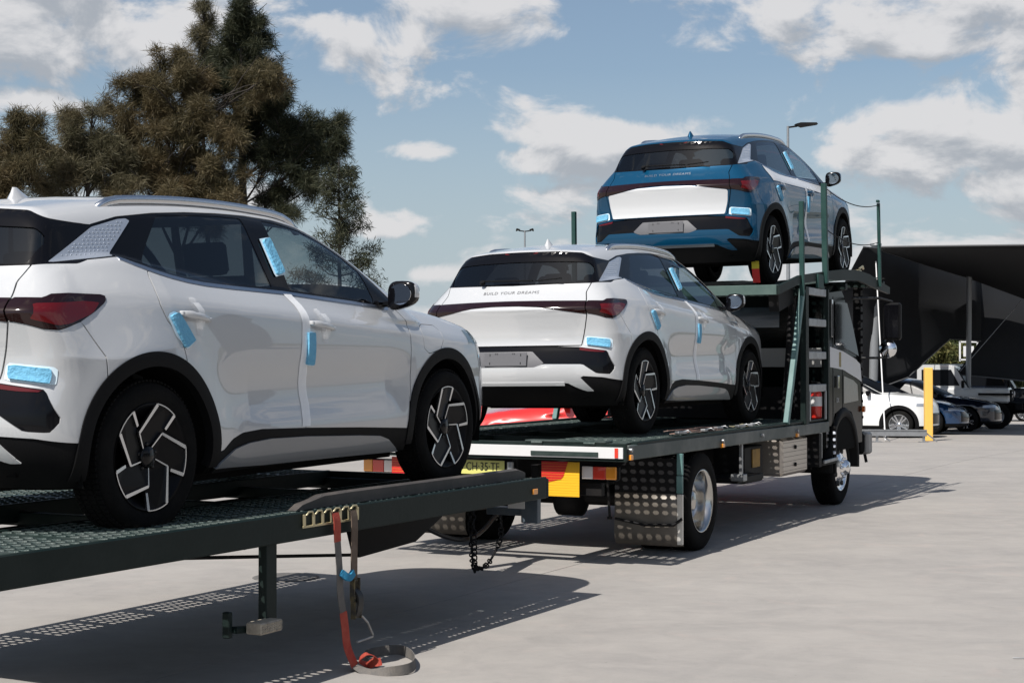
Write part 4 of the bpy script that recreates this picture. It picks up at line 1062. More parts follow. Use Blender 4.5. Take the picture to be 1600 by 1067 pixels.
# ---------------------------------------------------------------- truck
YAW = R(63.5); TM = Matrix.Translation((.28726, 13.37029, 0)) @ Matrix.Rotation(YAW, 4, 'Z')
T = empty('car_carrier_truck', 'dark green car carrier truck with a raised top deck, ladder and day cab', 'truck', mat=TM)
def truck():
    B = lambda name, m, mb, p=T, **k: mb.build(name, m, p, **k)
    M_cab = mat('green_black_paint', (.0015, .003, .003), .16, 0, 0, spec=.07)
    M_dusty = mat('dusty_green_steel', (.040, .055, .052), .5, 0, .05, noise=(2.2, .9, (.15, .155, .145)), bump=(30, .1))
    # lower deck
    for s in (1, -1):
        B('side_beam', M_dusty, MB().box((1.56, s*1.20, .885), (5.45, .04, .11), ch=.006))
        B('side_rail', M_green, MB().bar((-1.0, s*1.19, .946), (4.25, s*1.19, .966), .06, .022))
        perf_plate(-1.18, 4.3, min(s*.45, s*1.165), max(s*.45, s*1.165), lambda x: .950, px=.052, group=9, lip=.005).build('deck_plate', M_plate, T)
        B('inner_beam', M_green, MB().box((1.56, s*.43, .90), (5.5, .03, .09)))
        B('chassis_rail', M_blksteel, MB().box((2.6, s*.40, .66), (7.3, .07, .22)))
        for x in (.9, 3.1): B('side_marker', M_amber, MB().box((x, s*1.228, .845 + .0*x), (.055, .025, .035)))
        for x in (.9, 3.1, 2.0): B('tie_bolt', M_steel, MB().tube([(x-.01, s*1.215, .885), (x-.01, s*1.245, .885)], .016, 8))
        B('corner_marker', M_amber, MB().box((-1.15, s*1.228, .852), (.05, .022, .04)))
        B('corner_bolt', M_steel, MB().tube([(-1.15, s*1.215, .905), (-1.15, s*1.24, .905)], .016, 8))
    for k in range(7): B('cross_member', M_green, MB().box((-1.0+k*.86, 0, .905), (.07, 2.34, .07)))
    B('tail_beam', M_green, MB().box((-1.21, .0, .888), (.03, 2.44, .135), ch=.004))
    B('tail_board', M_wboard, MB().box((-1.232, -.08 + .0, .886), (.012, 2.24, .082), ch=.001))
    B('tail_reflector', M_red, MB().box((-1.241, -1.150, .886), (.005, .028, .072), ch=.001))
    fl = MB().box((-1.16, -.73, .962), (.14, .66, .014)).box((-1.242, -.73, .872), (.006, .55, .034), ch=.001)
    for y in (-.50, -.93): fl.tube([(-1.225, y-.045, .950), (-1.225, y+.045, .950)], .014, 8)
    B('ramp_hinge', M_plate, fl)
    # straps and hooks lying along the deck edge
    # lamps
    for s in (1, -1):
        h = B('tail_lamp', M_mblack, MB().box((-1.075, s*.955, .728), (.05, .305, .108), ch=.012))
        for (y0, y1, m) in ((.815, .905, M_clear), (.905, 1.01, M_red), (1.01, 1.095, M_amber)):
            MB().box((-1.105, s*(y0+y1)/2, .728), (.02, y1-y0-.002, .094), ch=.008).build('lens', m, h)
        sg = MB(); pl = B('marker_board', M_yellow, MB().box((-1.142, s*.655, .675), (.006, .31, .26), ch=.001))
        q = [(.81, .806), (.59, .806), (.635, .700), (.66, .680), (.81, .640)] if s > 0 else [(.50, .806), (.72, .806), (.680, .695), (.66, .675), (.50, .640)]
        MB().prism([(-y if s < 0 else y, z) for y, z in q], 'x', -1.1485, -1.1455).build('red_panel', M_redsheet, pl)
        rb = MB()
        for k in range(13): rb.box((-1.1495, s*.655, .556+k*.0195), (.001, .305, .0012), ch=.0005)
        rb.build('rib', M_yellow, pl)
    B('tail_bracket', M_blksteel, MB().box((-1.02, 0, .60), (.06, 1.9, .10)).box((-1.10, .02, .70), (.05, .05, .2)).box((-1.1, -.26, .74), (.04, .05, .14)))
    np_ = B('number_plate', M_plyel, MB().box((-1.146, .00, .745), (.006, .372, .107), ch=.001))
    text_mesh('CH·35·TF', .088, M_ink, np_, (-1.1505, 0, .748), (R(90), 0, R(-90)), sx=.82)
    B('vent_pipe', M_steel, MB().tube([(-1.14, -.235, .70), (-1.14, -.235, .79)], .028, 12))
    # mudguards
    for s in (1, -1):
        B('mudguard', M_blksteel, MB().box((-.15, s*.95, .65), (.012, .54, .28), ch=.002))
        V = []; n = 8; mb = MB(); pr = [(-.150, .51), (-.155, .40), (-.16, .28), (-.165, .20), (-.15, .13), (-.12, .095)]
        for (x, z) in pr: V += [(x, s*.68, z), (x-.002, s*1.20, z), (x+.03, s*1.245, z)]
        F = []
        for i in range(len(pr)-1):
            for k in range(2): F.append((i*3+k, i*3+k+1, (i+1)*3+k+1, (i+1)*3+k))
        o = mb.add(V, F, 0, True).build('stainless_flap', M_stainless, T, recalc=False); md = o.modifiers.new('t', 'SOLIDIFY'); md.thickness = .004
        B('guard_edge', M_greenl, MB().box((-.145, s*1.235, .745), (.03, .05, .17)).box((-.145, s*1.232, .585), (.03, .05, .14)))
        B('guard_trim', mat('bare_aluminium', (.62, .60, .56), .4, .6), MB().box((-.148, s*1.236, .31), (.02, .05, .40), ch=.006))
    B('flap_chain', M_blksteel, MB().tube([(-.19, -.70, .30), (-.20, -.95, .26), (-.20, -1.20, .27), (-.17, -1.26, .32)], .012, 6))
    B('drain_rod', M_blksteel, MB().tube([(-.55, -.78, .70), (-.54, -.80, .35)], .010, 6).tube([(-.54, -.80, .35), (-.54, -.80, .33)], .022, 8))
    # wheels
    def truck_wheel(x, s, a_out, front, name='wheel'):
        ty = MB(); prof = [(-.235, .255), (-.25, .30), (-.245, .36), (-.225, .398), (-.18, .405), (-.06, .405), (-.02, .396), (-.002, .36), (0, .30), (-.012, .262)]
        offs = [0] if front else [0, -.27]
        for o_ in offs: ty.lathe([(t+o_, r) for t, r in prof], (0, 0, 0), 'y', 56)
        for k in range(60):
            an = 2*math.pi*k/60
            for o_ in offs:
                for y in (-.20, -.155, -.10, -.055): ty.box((.4045*math.cos(an), y+o_, .4045*math.sin(an)), (.012, .030, .026), Matrix.Rotation(-an, 3, 'Y'), ch=.002)
        if front: rp = [(-.06, .22), (-.03, .235), (-.012, .252), (-.006, .258), (-.010, .248), (-.03, .232), (-.04, .20), (-.02, .17), (.0, .135), (.012, .11), (.015, .085), (.06, .075), (.085, .055), (.092, .0)]
        else: rp = [(-.012, .258), (-.006, .262), (-.010, .250), (-.035, .238), (-.07, .228), (-.10, .225), (-.14, .214), (-.165, .20), (-.175, .15), (-.18, .11), (-.12, .095), (-.085, .085), (-.07, .06), (-.065, 0)]
        rim = MB().lathe(rp, (0, 0, 0), 'y', 56)
        nuts = MB(); nr = .095 if front else .125; ny = .012 if front else -.178
        for k in range(8): nuts.lathe([(ny, .014), (ny+.03, .012), (ny+.034, 0)], (nr*math.cos(R(45*k)), 0, nr*math.sin(R(45*k))), 'y', 8)
        hol = MB()
        for k in range(8): hol.lathe([(-.03 if front else -.176, .030), (-.008 if front else -.1735, .026), (-.008 if front else -.1735, 0)], ((.185 if front else .178)*math.cos(R(45*k+22)), 0, (.185 if front else .178)*math.sin(R(45*k+22))), 'y', 14)
        for m_ in (ty, rim, nuts, hol): m_.v = [(a, s*b, c) for a, b, c in m_.v]
        w = rim.build(name, M_chrome if front else M_rimt, T); w.location = (x, s*a_out, .405)
        ty.build('tyre', M_tyre, w); nuts.build('wheel_nut', M_chrome, w); hol.build('hand_hole', M_ink, w)
    for s in (1, -1):
        truck_wheel(.50, s, 1.195, False); truck_wheel(5.22, s, 1.10, True)
    B('rear_axle', M_blksteel, MB().tube([(.5, -.8, .405), (.5, .8, .405)], .07).lathe([(-.16, .05), (-.1, .17), (.1, .17), (.16, .05)], (.5, 0, .405), 'y', 20).tube([(.5, 0, .43), (4.2, 0, .62)], .045))
    B('front_axle', M_blksteel, MB().box((5.22, 0, .38), (.12, 1.8, .09)))
    B('leaf_spring', M_blksteel, MB().bar((-.2, -.48, .50), (1.2, -.48, .50), .07, .05).bar((-.2, .48, .50), (1.2, .48, .50), .07, .05).bar((4.6, .48, .48), (5.8, .48, .48), .07, .05).bar((4.6, -.48, .48), (5.8, -.48, .48), .07, .05))
    # side equipment
    tk = MB().box((3.30, -.93, .635), (.86, .44, .37), ch=.03); tank = B('fuel_tank', mat('brushed_aluminium', (.50, .45, .40), .38, .85, bump=(25, .15)), tk)
    lines = MB()
    for k in range(7): lines.box((3.30, -1.152, .50+k*.045), (.84, .003, .002), ch=.0005)
    lines.build('panel_seam', M_blksteel, tank)
    MB().tube([(3.28, -1.15, .72), (3.28, -1.165, .72)], .02, 10).tube([(3.28, -1.15, .55), (3.28, -1.165, .55)], .02, 10).build('tank_fastener', M_blksteel, tank)
    B('fuel_tank', M_blksteel, MB().box((2.9, .93, .60), (1.3, .44, .42), ch=.03))
    B('equipment_box', M_blksteel, MB().box((2.35, -.88, .60), (.55, .3, .34), ch=.01))
    B('warning_panel', mat('dull_ochre', (.30, .17, .03), .6, noise=(9, .8, (.12, .08, .03))), MB().box((2.40, -1.035, .655), (.22, .012, .17)))
    B('side_post', M_steel, MB().box((1.56, -1.17, .69), (.03, .03, .30)).box((1.56, -1.15, .53), (.10, .12, .06)))
    B('side_post', M_blksteel, MB().box((1.9, -1.0, .50), (.75, .3, .05)))
    B('cab_step', M_blksteel, MB().box((4.02, -1.0, .65), (.10, .40, .34)).box((4.45, -1.05, .50), (.56, .25, .04)).box((4.20, -1.10, .68), (.12, .10, .30)))
    B('step_edge', M_steel, MB().bar((4.20, -1.185, .52), (4.72, -1.185, .53), .02, .035).box((4.15, -1.16, .70), (.10, .02, .28)))
    B('splash_guard', M_blksteel, MB().box((4.74, -1.0, .62), (.05, .34, .50)))
    sp = MB()
    for k in range(5): sp.box((4.72, -1.155, .80-k*.07), (.04, .03, .034), ch=.006)
    B('reflector_stud', mat('white_lens', (.65, .68, .75), .3), sp)
    ex = MB().lathe([(0, 0), (0, .055), (.02, .062), (.26, .062), (.30, .04), (.32, .02), (.34, .02)], (4.10, -1.13, .97), 'z', 18); e = ex.build('fire_extinguisher', mat('extinguisher_red', (.62, .03, .02), .3, 0, .5)); e.matrix_world = TM.copy(); tag(e, 'red fire extinguisher with a white label clipped behind the foot of the ladder', 'extinguisher')
    MB().lathe([(0, .0632), (.10, .0632)], (4.10, -1.13, 1.10), 'z', 18).build('label_band', M_wboard, e)
    MB().box((4.10, -1.13, 1.32), (.03, .11, .02)).box((4.10, -1.13, 1.345), (.02, .10, .012), Matrix.Rotation(.2, 3, 'X')).build('squeeze_grip', M_ink, e)
    # headboard, ladder, stanchions
    B('headboard', M_blksteel, MB().box((4.33, 0, 1.12), (.05, 2.1, .34)).box((4.33, .9, 1.6), (.10, .10, 1.3)).box((4.33, -.9, 1.6), (.10, .10, 1.3)))
    lad = B('ladder', M_green, MB().box((3.40, -1.215, 1.62), (.10, .06, 1.36))); MB().box((4.20, -1.215, 1.62), (.045, .05, 1.36)).build('ladder_rail', M_green, lad)
    for z in (2.26, 1.95, 1.62, 1.29): MB().box((3.83, -1.205, z), (.62, .05, .075), ch=.004).build('rung', M_steel, lad)
    MB().bar((3.52, -1.23, .965), (3.52, -1.23, 1.26), .03, .02).bar((4.10, -1.23, .965), (4.10, -1.23, 1.26), .03, .02).build('ladder_trim', M_steel, lad)
    for s in (1, -1):
        B('diagonal_brace', M_greenl, MB().bar((3.33, s*1.215, 2.27), (2.78, s*1.215, .965), .05, .062))  # brace in the paler teal: its sunlit look is put into the colour
        B('stanchion', M_greend, MB().bar((3.29, s*1.225, 2.20), (3.27, s*1.225, 3.13), .045, .045))
        B('stanchion', M_greend, MB().bar((4.10, s*1.235, 2.36), (4.04, s*1.235, 3.38), .055, .055).box((3.90, s*1.23, 2.37), (.20, .03, .14)))
    B('stanchion', M_greend, MB().bar((6.40, -1.24, 2.42), (6.33, -1.24, 3.38), .035, .035).box((6.31, -1.24, 3.40), (.07, .03, .03)))
    B('stanchion', M_greend, MB().bar((6.40, 1.24, 2.42), (6.33, 1.24, 3.38), .035, .035))
    for (z0, z1) in ((3.34, 3.36), (2.92, 2.93)):
        pts = [(4.05 + 2.28*i/14, -1.245, z0 + (z1-z0)*i/14 - .25*(1-(2*i/14-1)**2)*.35) for i in range(15)]
        B('safety_rope', M_blksteel, MB().tube(pts, .0055, 6))
    # upper deck
    zr = lambda x: float(np.interp(x, [2.5, 3.25, 3.78, 4.6, 5.4, 6.5, 6.9, 7.0], [2.225, 2.305, 2.343, 2.405, 2.462, 2.533, 2.54, 2.52]))
    top = [(2.54, 2.27), (3.23, 2.40), (4.16, 2.485), (4.92, 2.545), (5.5, 2.565), (6.0, 2.545), (6.42, 2.49), (6.95, 2.44)]
    for s in (1, -1):
        for (p0, p1) in zip(top[:-1], top[1:]): pass
        poly = top + [(6.95, 2.36), (6.42, 2.39), (5.5, 2.45), (4.16, 2.40), (3.23, 2.32), (2.54, 2.19)]
        B('upper_side_rail', M_green, MB().prism(poly, 'y', s*1.19, s*1.225))
        mb = perf_plate(2.56, 6.9, min(s*.42, s*1.185), max(s*.42, s*1.185), zr, px=.06, py=.09, lip=.004); mb.build('upper_deck_plate', M_plate, T)
        B('upper_inner_beam', M_green, MB().prism([(2.56, zr(2.56)+.01), (3.78, 2.353), (5.4, 2.472), (6.9, 2.55), (6.9, 2.46), (5.4, 2.38), (3.78, 2.27), (2.56, 2.15)], 'y', s*.40, s*.43))
    B('upper_rear_beam', mat('pale_green_steel', (.045, .08, .07), .45, noise=(4, .6, (.08, .12, .105))), MB().box((2.54, 0, 2.232), (.04, 2.40, .095)))
    for x in (3.3, 4.2, 5.1, 6.0, 6.8): B('upper_cross_member', M_green, MB().box((x, 0, zr(x)-.07), (.08, 2.38, .07)))
    [B('upper_deck_ram', M_blksteel, MB().tube([(3.6, q, .98), (3.9, q, 2.30)], .035)) for q in (-.95, .95)]
    [B('pivot_bracket', M_blksteel, MB().box((3.0, q, 2.17), (.50, .10, .18), Matrix.Rotation(-.2, 3, 'Y'))) for q in (-1.10, 1.10)]
    # cab
    side = [(4.50, .62), (4.50, 2.22), (4.62, 2.32), (5.15, 2.36), (5.42, 2.30), (5.72, 1.95), (6.02, 1.55), (6.16, 1.28), (6.22, .80), (6.22, .62)]
    cv = MB(); V = []; F = []; cols = [(-1.12, 0), (-1.08, 1), (-.6, 1), (0, 1), (.6, 1), (1.08, 1), (1.12, 0)]
    n = len(side)
    cut = lambda x, z, a: x + (0 if x < 5.2 else -.10*(abs(a)/1.12)**4*1.6)
    for (a, k) in cols:
        for (x, z) in side:
            cx, cz = 5.3, 1.4; sc = 1.0 if k else .965
            V.append((cut(cx+(x-cx)*sc, z, a), a, cz+(z-cz)*sc + (.03 if (k and z > 2.2) else 0)))
    for i in range(len(cols)-1):
        for j in range(n): F.append((i*n+j, i*n+(j+1) % n, (i+1)*n+(j+1) % n, (i+1)*n+j))
    F += [tuple(range(n)), tuple((len(cols)-1)*n+j for j in range(n))]
    cv.add(V, F, 0, False); cab = cv.build('cab', M_cab, T)
    cutr = MB().lathe([(-3, .56), (3, .56)], (5.22, 0, .45), 'y', 40); cutr = None
    # cab rear window and band
    MB().box((4.492, -.05, 2.03), (.012, 1.15, .22), ch=.02).build('rear_window', mat('sky_reflection_glass', (.03, .045, .06), .10, .2, .4), cab)  # blue-grey of the reflected sky put into the glass colour
    MB().box((4.493, .0, 1.60), (.010, 2.16, .20), ch=.002).build('white_band', mat('grey_white_band', (.26, .26, .25), .5), cab)  # back band in a duller white than the side bands
    for s in (1, -1):
        sw = s*1.123
        MB().prism([(4.66, 1.50), (4.66, 1.715), (5.18, 1.670), (5.70, 1.590), (5.93, 1.53), (5.99, 1.33), (5.76, 1.375), (5.18, 1.47)], 'y', sw, sw+s*.004).build('white_band', M_wboard, cab)
        MB().prism([(5.02, 1.50), (5.02, 1.66), (5.10, 1.66), (5.10, 1.50)], 'y', sw+s*.004, sw+s*.006).build('warning_label', mat('label_olive', (.22, .17, .05), .5), cab)
        MB().prism([(4.86, 1.74), (4.86, 2.20), (5.36, 2.20), (5.62, 1.93), (5.86, 1.62), (5.45, 1.68)], 'y', sw, sw+s*.005).build('door_window', M_gblack, cab)
        MB().prism([(4.80, .70), (4.80, 2.25), (4.812, 2.25), (4.812, .70)], 'y', sw, sw+s*.003).prism([(5.19, .75), (5.19, 1.48), (5.20, 1.48), (5.20, .75)], 'y', sw, sw+s*.003).build('door_seam', M_ink, cab)
        MB().box((4.93, s*1.14, 1.34), (.07, .02, .13), ch=.008).build('door_handle', M_chrome, cab)
        MB().prism([(5.22, 1.10), (5.22, 1.40), (5.62, 1.35), (5.80, 1.30), (5.84, 1.12)], 'y', sw, sw+s*.004).build('reflection_panel', mat('bright_reflection', (.25, .24, .22), .3, .8, bump=(18, .5)), cab)  # bright metal panel stands in for reflections low on the door
        MB().box((4.70, s*1.135, 2.02), (.05, .02, .40), ch=.01).build('grab_rail', M_chrome, cab)
        V = []; F = []; nn = 18; mb = MB()
        for k in range(nn+1):
            an = -.12 + (math.pi+.24)*k/nn
            for (r, a) in ((.50, s*1.14), (.57, s*1.15), (.60, s*1.12), (.60, s*.75), (.50, s*.75)): V.append((5.22+r*math.cos(an), a, .45+r*math.sin(an)*1.02))
        for k in range(nn):
            for j in range(5): F.append((k*5+j, k*5+(j+1) % 5, (k+1)*5+(j+1) % 5, (k+1)*5+j))
        mb.add(V, F, 0, True).build('wheel_arch', M_mblack, T)
        B('wheel_well', M_dark, MB().prism([(4.72, .60), (4.75, .85), (4.9, 1.0), (5.22, 1.05), (5.54, 1.0), (5.70, .85), (5.72, .60)], 'y', s*1.127, s*1.129))
        # mirrors
        mi = B('wing_mirror', M_mblack, MB().box((6.02, s*1.47, 2.01), (.10, .20, .42), ch=.03))
        MB().box((5.966, s*1.47, 2.01), (.006, .16, .37), ch=.002).build('mirror_glass', M_gblack, mi)
        lm = MB().lathe([(-.03, .0), (-.03, .095), (0, .10), (.04, .075), (.055, 0)], (6.02, s*1.42, 1.70), 'x', 20).build('blind_spot_mirror', M_chrome, mi)
        MB().tube([(5.62, s*1.12, 2.26), (5.90, s*1.35, 2.27), (6.02, s*1.47, 2.23)], .016, 8).tube([(5.98, s*1.12, 1.60), (6.02, s*1.30, 1.60), (6.02, s*1.47, 1.62), (6.02, s*1.47, 1.82)], .014, 8).build('mirror_arm', M_ink, mi)
    text_mesh('DX', .07, mat('badge_grey', (.35, .36, .37), .4), cab, (4.97, -1.126, 1.14), (R(90), 0, 0), 'door_lettering')
    MB().box((5.95, 0, 1.72), (.02, 1.9, .02)).prism([(5.46, 2.24), (5.98, 1.60), (5.995, 1.61), (5.475, 2.25)], 'y', -.98, .98).build('windscreen', M_gblack, cab)
    bp = B('front_bumper', M_mblack, MB().box((6.30, 0, .62), (.22, 2.20, .26), ch=.04))
    for q in (-1.09, 1.09): B('bumper_end', mat('pale_bumper', (.30, .29, .275), .45, noise=(10, .5, (.2, .19, .18))), MB().box((6.33, q, .62), (.20, .10, .25), ch=.03))
    B('marker_lamp', mat('marker_orange', (.55, .12, .02), .3), MB().tube([(6.02, -1.13, 1.02), (6.02, -1.155, 1.02)], .035, 12))
    B('bumper_peg', M_blksteel, MB().tube([(6.30, -1.08, .50), (6.30, -1.10, .40)], .018, 8))
    col = MB().box((6.32, -1.0, 1.62), (.09, .09, 1.65))
    for k in range(17): col.box((6.27, -1.05, .92+k*.092), (.02, .05, .03), ch=.003)
    B('front_post', M_blksteel, col); B('front_post', M_blksteel, MB().box((6.32, 1.0, 1.62), (.09, .09, 1.65)))
    # clutter on the deck edge: lashing hooks and chains
    cl = MB(); rr = random.Random(3)
    def chain_link(mb, p, q, r=.008):
        p = Vector(p); q = Vector(q); d = (q-p); L_ = d.length; d.normalize(); s_ = d.orthogonal().normalized() if rr.random() < .5 else d.cross(d.orthogonal()).normalized()
        pts = [p + d*(L_/2) + (d*math.cos(a)*(L_*.62) + s_*math.sin(a)*.018) for a in [2*math.pi*k/10 for k in range(11)]]; mb.tube(pts, r, 5, False)
    return B, chain_link
B_, chain_link = truck()

# loose gear lying on and hanging from the truck: each its own thing
def gear():
    rr = random.Random(5)
    def strap_pile(x0, x1, label, m, n=3):
        o = empty('tie_down_strap', label, 'strap', mat=TM.copy())
        for k in range(n):
            P = [(x0+(x1-x0)*i/6, -1.13+.035*k+rr.uniform(-.02, .02), .966+.010*k+rr.uniform(0, .012)) for i in range(7)]
            ribbon(smooth_pts(P, 4), .045, .006, [(0, 1, .25*rr.uniform(-1, 1))]*25).build('webbing', m, o)
        b = MB()
        for (x, y) in ((x0+.02, -1.16), (x1-.05, -1.12), ((x0+x1)/2, -1.17)):
            b.box((x, y, .985), (.10, .045, .022), Matrix.Rotation(rr.uniform(-.5, .5), 3, 'Z')).tube([(x+.05, y, .99), (x+.09, y-.03, 1.0), (x+.07, y-.06, .985)], .007, 6)
        b.build('hook', M_steel, o)
    Mp = mat('pinkish_webbing', (.34, .22, .18), .8, bump=(150, .3), noise=(12, .8, (.10, .09, .085)))
    strap_pile(.05, 1.15, 'pinkish tie-down straps with steel hooks on the truck deck edge above its rear wheel', Mp)
    strap_pile(1.55, 2.1, 'short olive strap and ratchet bundled on the truck deck edge beside the white SUV', mat('olive_webbing', (.16, .14, .08), .8, noise=(12, .6, (.3, .28, .2))), 2)
    # coiled hose and chain hanging at the coupling
    for (label, pts, m, r) in (('black safety chain hanging in a loop below the trailer drawbar', [(4.25, -.2, .52), (4.24, -.22, .28), (4.30, -.2, .12), (4.50, -.15, .06), (4.75, -.1, .09), (4.95, -.08, .25), (5.0, -.05, .45)], M_blksteel, .012),
                              ('short black chain dangling straight down beside the coupling loop', [(4.22, -.24, .52), (4.22, -.25, .30), (4.23, -.25, .07)], M_blksteel, .012)):
        P = smooth_pts(pts, 7); o = MB()
        for i in range(len(P)-1): chain_link(o, P[i], P[i+1], .006)
        ob = o.build('chain', m); ob.matrix_world = T2_M.copy(); tag(ob, label, 'chain')
    h = MB().tube(smooth_pts([(3.4, -.1, .58), (3.9, -.16, .36), (4.3, -.18, .30), (4.8, -.1, .40), (5.3, 0, .62)], 6), .016, 8).build('air_hose', M_ink); h.matrix_world = T2_M.copy(); tag(h, 'black air hose sagging between trailer and truck', 'hose')
    # wheel strap round the blue car's rear wheel
    ws = MB()
    P = [Vector((3.42 - .0, -.72, 2.325)), Vector((3.40, -.72, 2.36)), Vector((3.365, -.72, 2.47)), Vector((3.385, -.72, 2.62))]
    def band(p0, p1, m, parent, nm):
        return ribbon([p0, p1], .075, .008, [(0, 1, 0)]*2).build(nm, m, parent)
    w = empty('wheel_strap', 'yellow and red wheel strap behind the rear wheel of the blue car', 'strap', mat=TM.copy())
    pa = MAT3.translation; base = TM.inverted() @ (MAT3 @ Vector((-.33, -.80, .02))); mid = TM.inverted() @ (MAT3 @ Vector((-.355, -.80, .16))); tp = TM.inverted() @ (MAT3 @ Vector((-.365, -.80, .36)))
    band(base, mid, M_redsheet, w, 'red_end'); band(mid, tp, mat('strap_yellow', (.55, .45, .03), .7), w, 'yellow_band')
    ch = MB().box(TM.inverted() @ (MAT3 @ Vector((3.03, -.95, .05))), (.16, .08, .06)).tube([TM.inverted() @ (MAT3 @ Vector(q)) for q in ((2.95, -1.0, .09), (3.05, -1.02, .12), (3.15, -1.0, .09))], .012, 8)
    o = ch.build('ratchet', M_brass); o.matrix_world = TM.copy(); tag(o, 'brass coloured ratchet on the top deck in front of the blue car front wheel', 'ratchet')
    w1 = MB(); 
    for (x, y, L_, a) in ((.0, .85, .8, .1), (.25, .6, .7, -.08), (.5, .95, .5, .05)): w1.box((x-.3, y-.1, .835), (L_, .05, .03), Matrix.Rotation(a, 3, 'Z'), ch=.008)
    o = w1.build('ramp_bar', mat('pale_steel', (.55, .56, .58), .35, .7)); o.matrix_world = T2_M.copy(); tag(o, 'pale steel bars lying on the trailer deck behind the rear wheel of the nearest SUV', 'bar')
gear()
# ---------------------------------------------------------------- parked vehicles beyond the truck
def at(u, v, Y):
    """point of the place at distance Y whose bearing and height were measured in the photograph"""
    return Vector(((u-800)/2509*Y, Y, 1.55-(v-566)/2509*Y))
def body2(kind):
    if kind == 'suv': # compact white SUV with clamshell bonnet
        H, wb = 1.64, 2.66; r = ([-.8, -.5, 0, .8, 1.3, 1.7, 2.3, 2.9, 3.6], [1.40, 1.56, 1.61, 1.64, 1.60, 1.47, 1.17, .9, .3]); h = ([1.7, 2.2, 2.6, 3.0, 3.3, 3.45, 3.6], [1.10, 1.08, 1.06, 1.02, .95, .84, .6]); bl = ([-.9, 0, 1, 2.1, 3, 3.6], [1.16, 1.12, 1.06, 1.01, .96, .9]); xf = 3.48
    elif kind == 'coupe':
        H, wb = 1.38, 2.75; r = ([-1, -.5, 0, .5, 1.0, 1.4, 2.0, 2.5, 3.6], [.95, 1.10, 1.25, 1.35, 1.38, 1.34, 1.10, .86, .3]); h = ([1.7, 2.2, 2.6, 3.0, 3.3, 3.5, 3.7], [.98, .94, .90, .84, .75, .66, .5]); bl = ([-.9, 0, 1, 2.1, 3, 3.6], [1.0, .99, .94, .90, .82, .7]); xf = 3.62
    else:
        H, wb = 1.45, 2.72; r = ([-1, -.5, 0, .5, 1.0, 1.4, 2.0, 2.5, 3.6], [1.05, 1.24, 1.36, 1.43, 1.45, 1.40, 1.15, .9, .3]); h = ([1.7, 2.2, 2.6, 3.0, 3.3, 3.5, 3.7], [1.02, .99, .95, .89, .81, .72, .5]); bl = ([-.9, 0, 1, 2.1, 3, 3.6], [1.05, 1.02, .98, .93, .86, .7]); xf = 3.58
    prof = hermite([.05, .2, .35, .55, .75, .95, 1.02, 1.12, 1.18], [.72, .85, .88, .885, .89, .88, .845, .77, .73])
    rf, hf, bf = hermite(*r), hermite(*h), hermite(*bl)
    return Body(prof=prof, width=hermite([-.9, -.2, 2.7, 3.6], [.95, 1, .99, .88]), bulge=lambda x, z: .02*np.exp(-((np.hypot(x, z-.33)-.42)/.12)**2) + .02*np.exp(-((np.hypot(x-wb, z-.33)-.42)/.12)**2),
                crease=lambda x: bf(x)-.14, belt=bf, deck=lambda x, a: np.where(x > 1.9, hf(x)-.05*(a/.8)**2, bf(x)+.015),
                rear=lambda z, a: -.85+.10*np.abs(z-.6)**1.5+.2*a**2, front=lambda z, a: xf-.12*np.clip(z-.55, 0, 1)-.3*a**2-.8*np.clip(a-.5, 0, 1)**2,
                gh=hermite([-.8, 0, 1, 2, 3], [.66, .72, .75, .76, .76]), roof=rf, rglass=lambda z, a: -.75+(z-1.0)*.55+.2*a**2, tumble=.45, wrap=.2, camber=.05,
                bottom=lambda x: .2+0*x, ktop=.05, krear=.1, kroof=.09, krg=.08, kjoin=.02), rf, bf, wb, xf, H
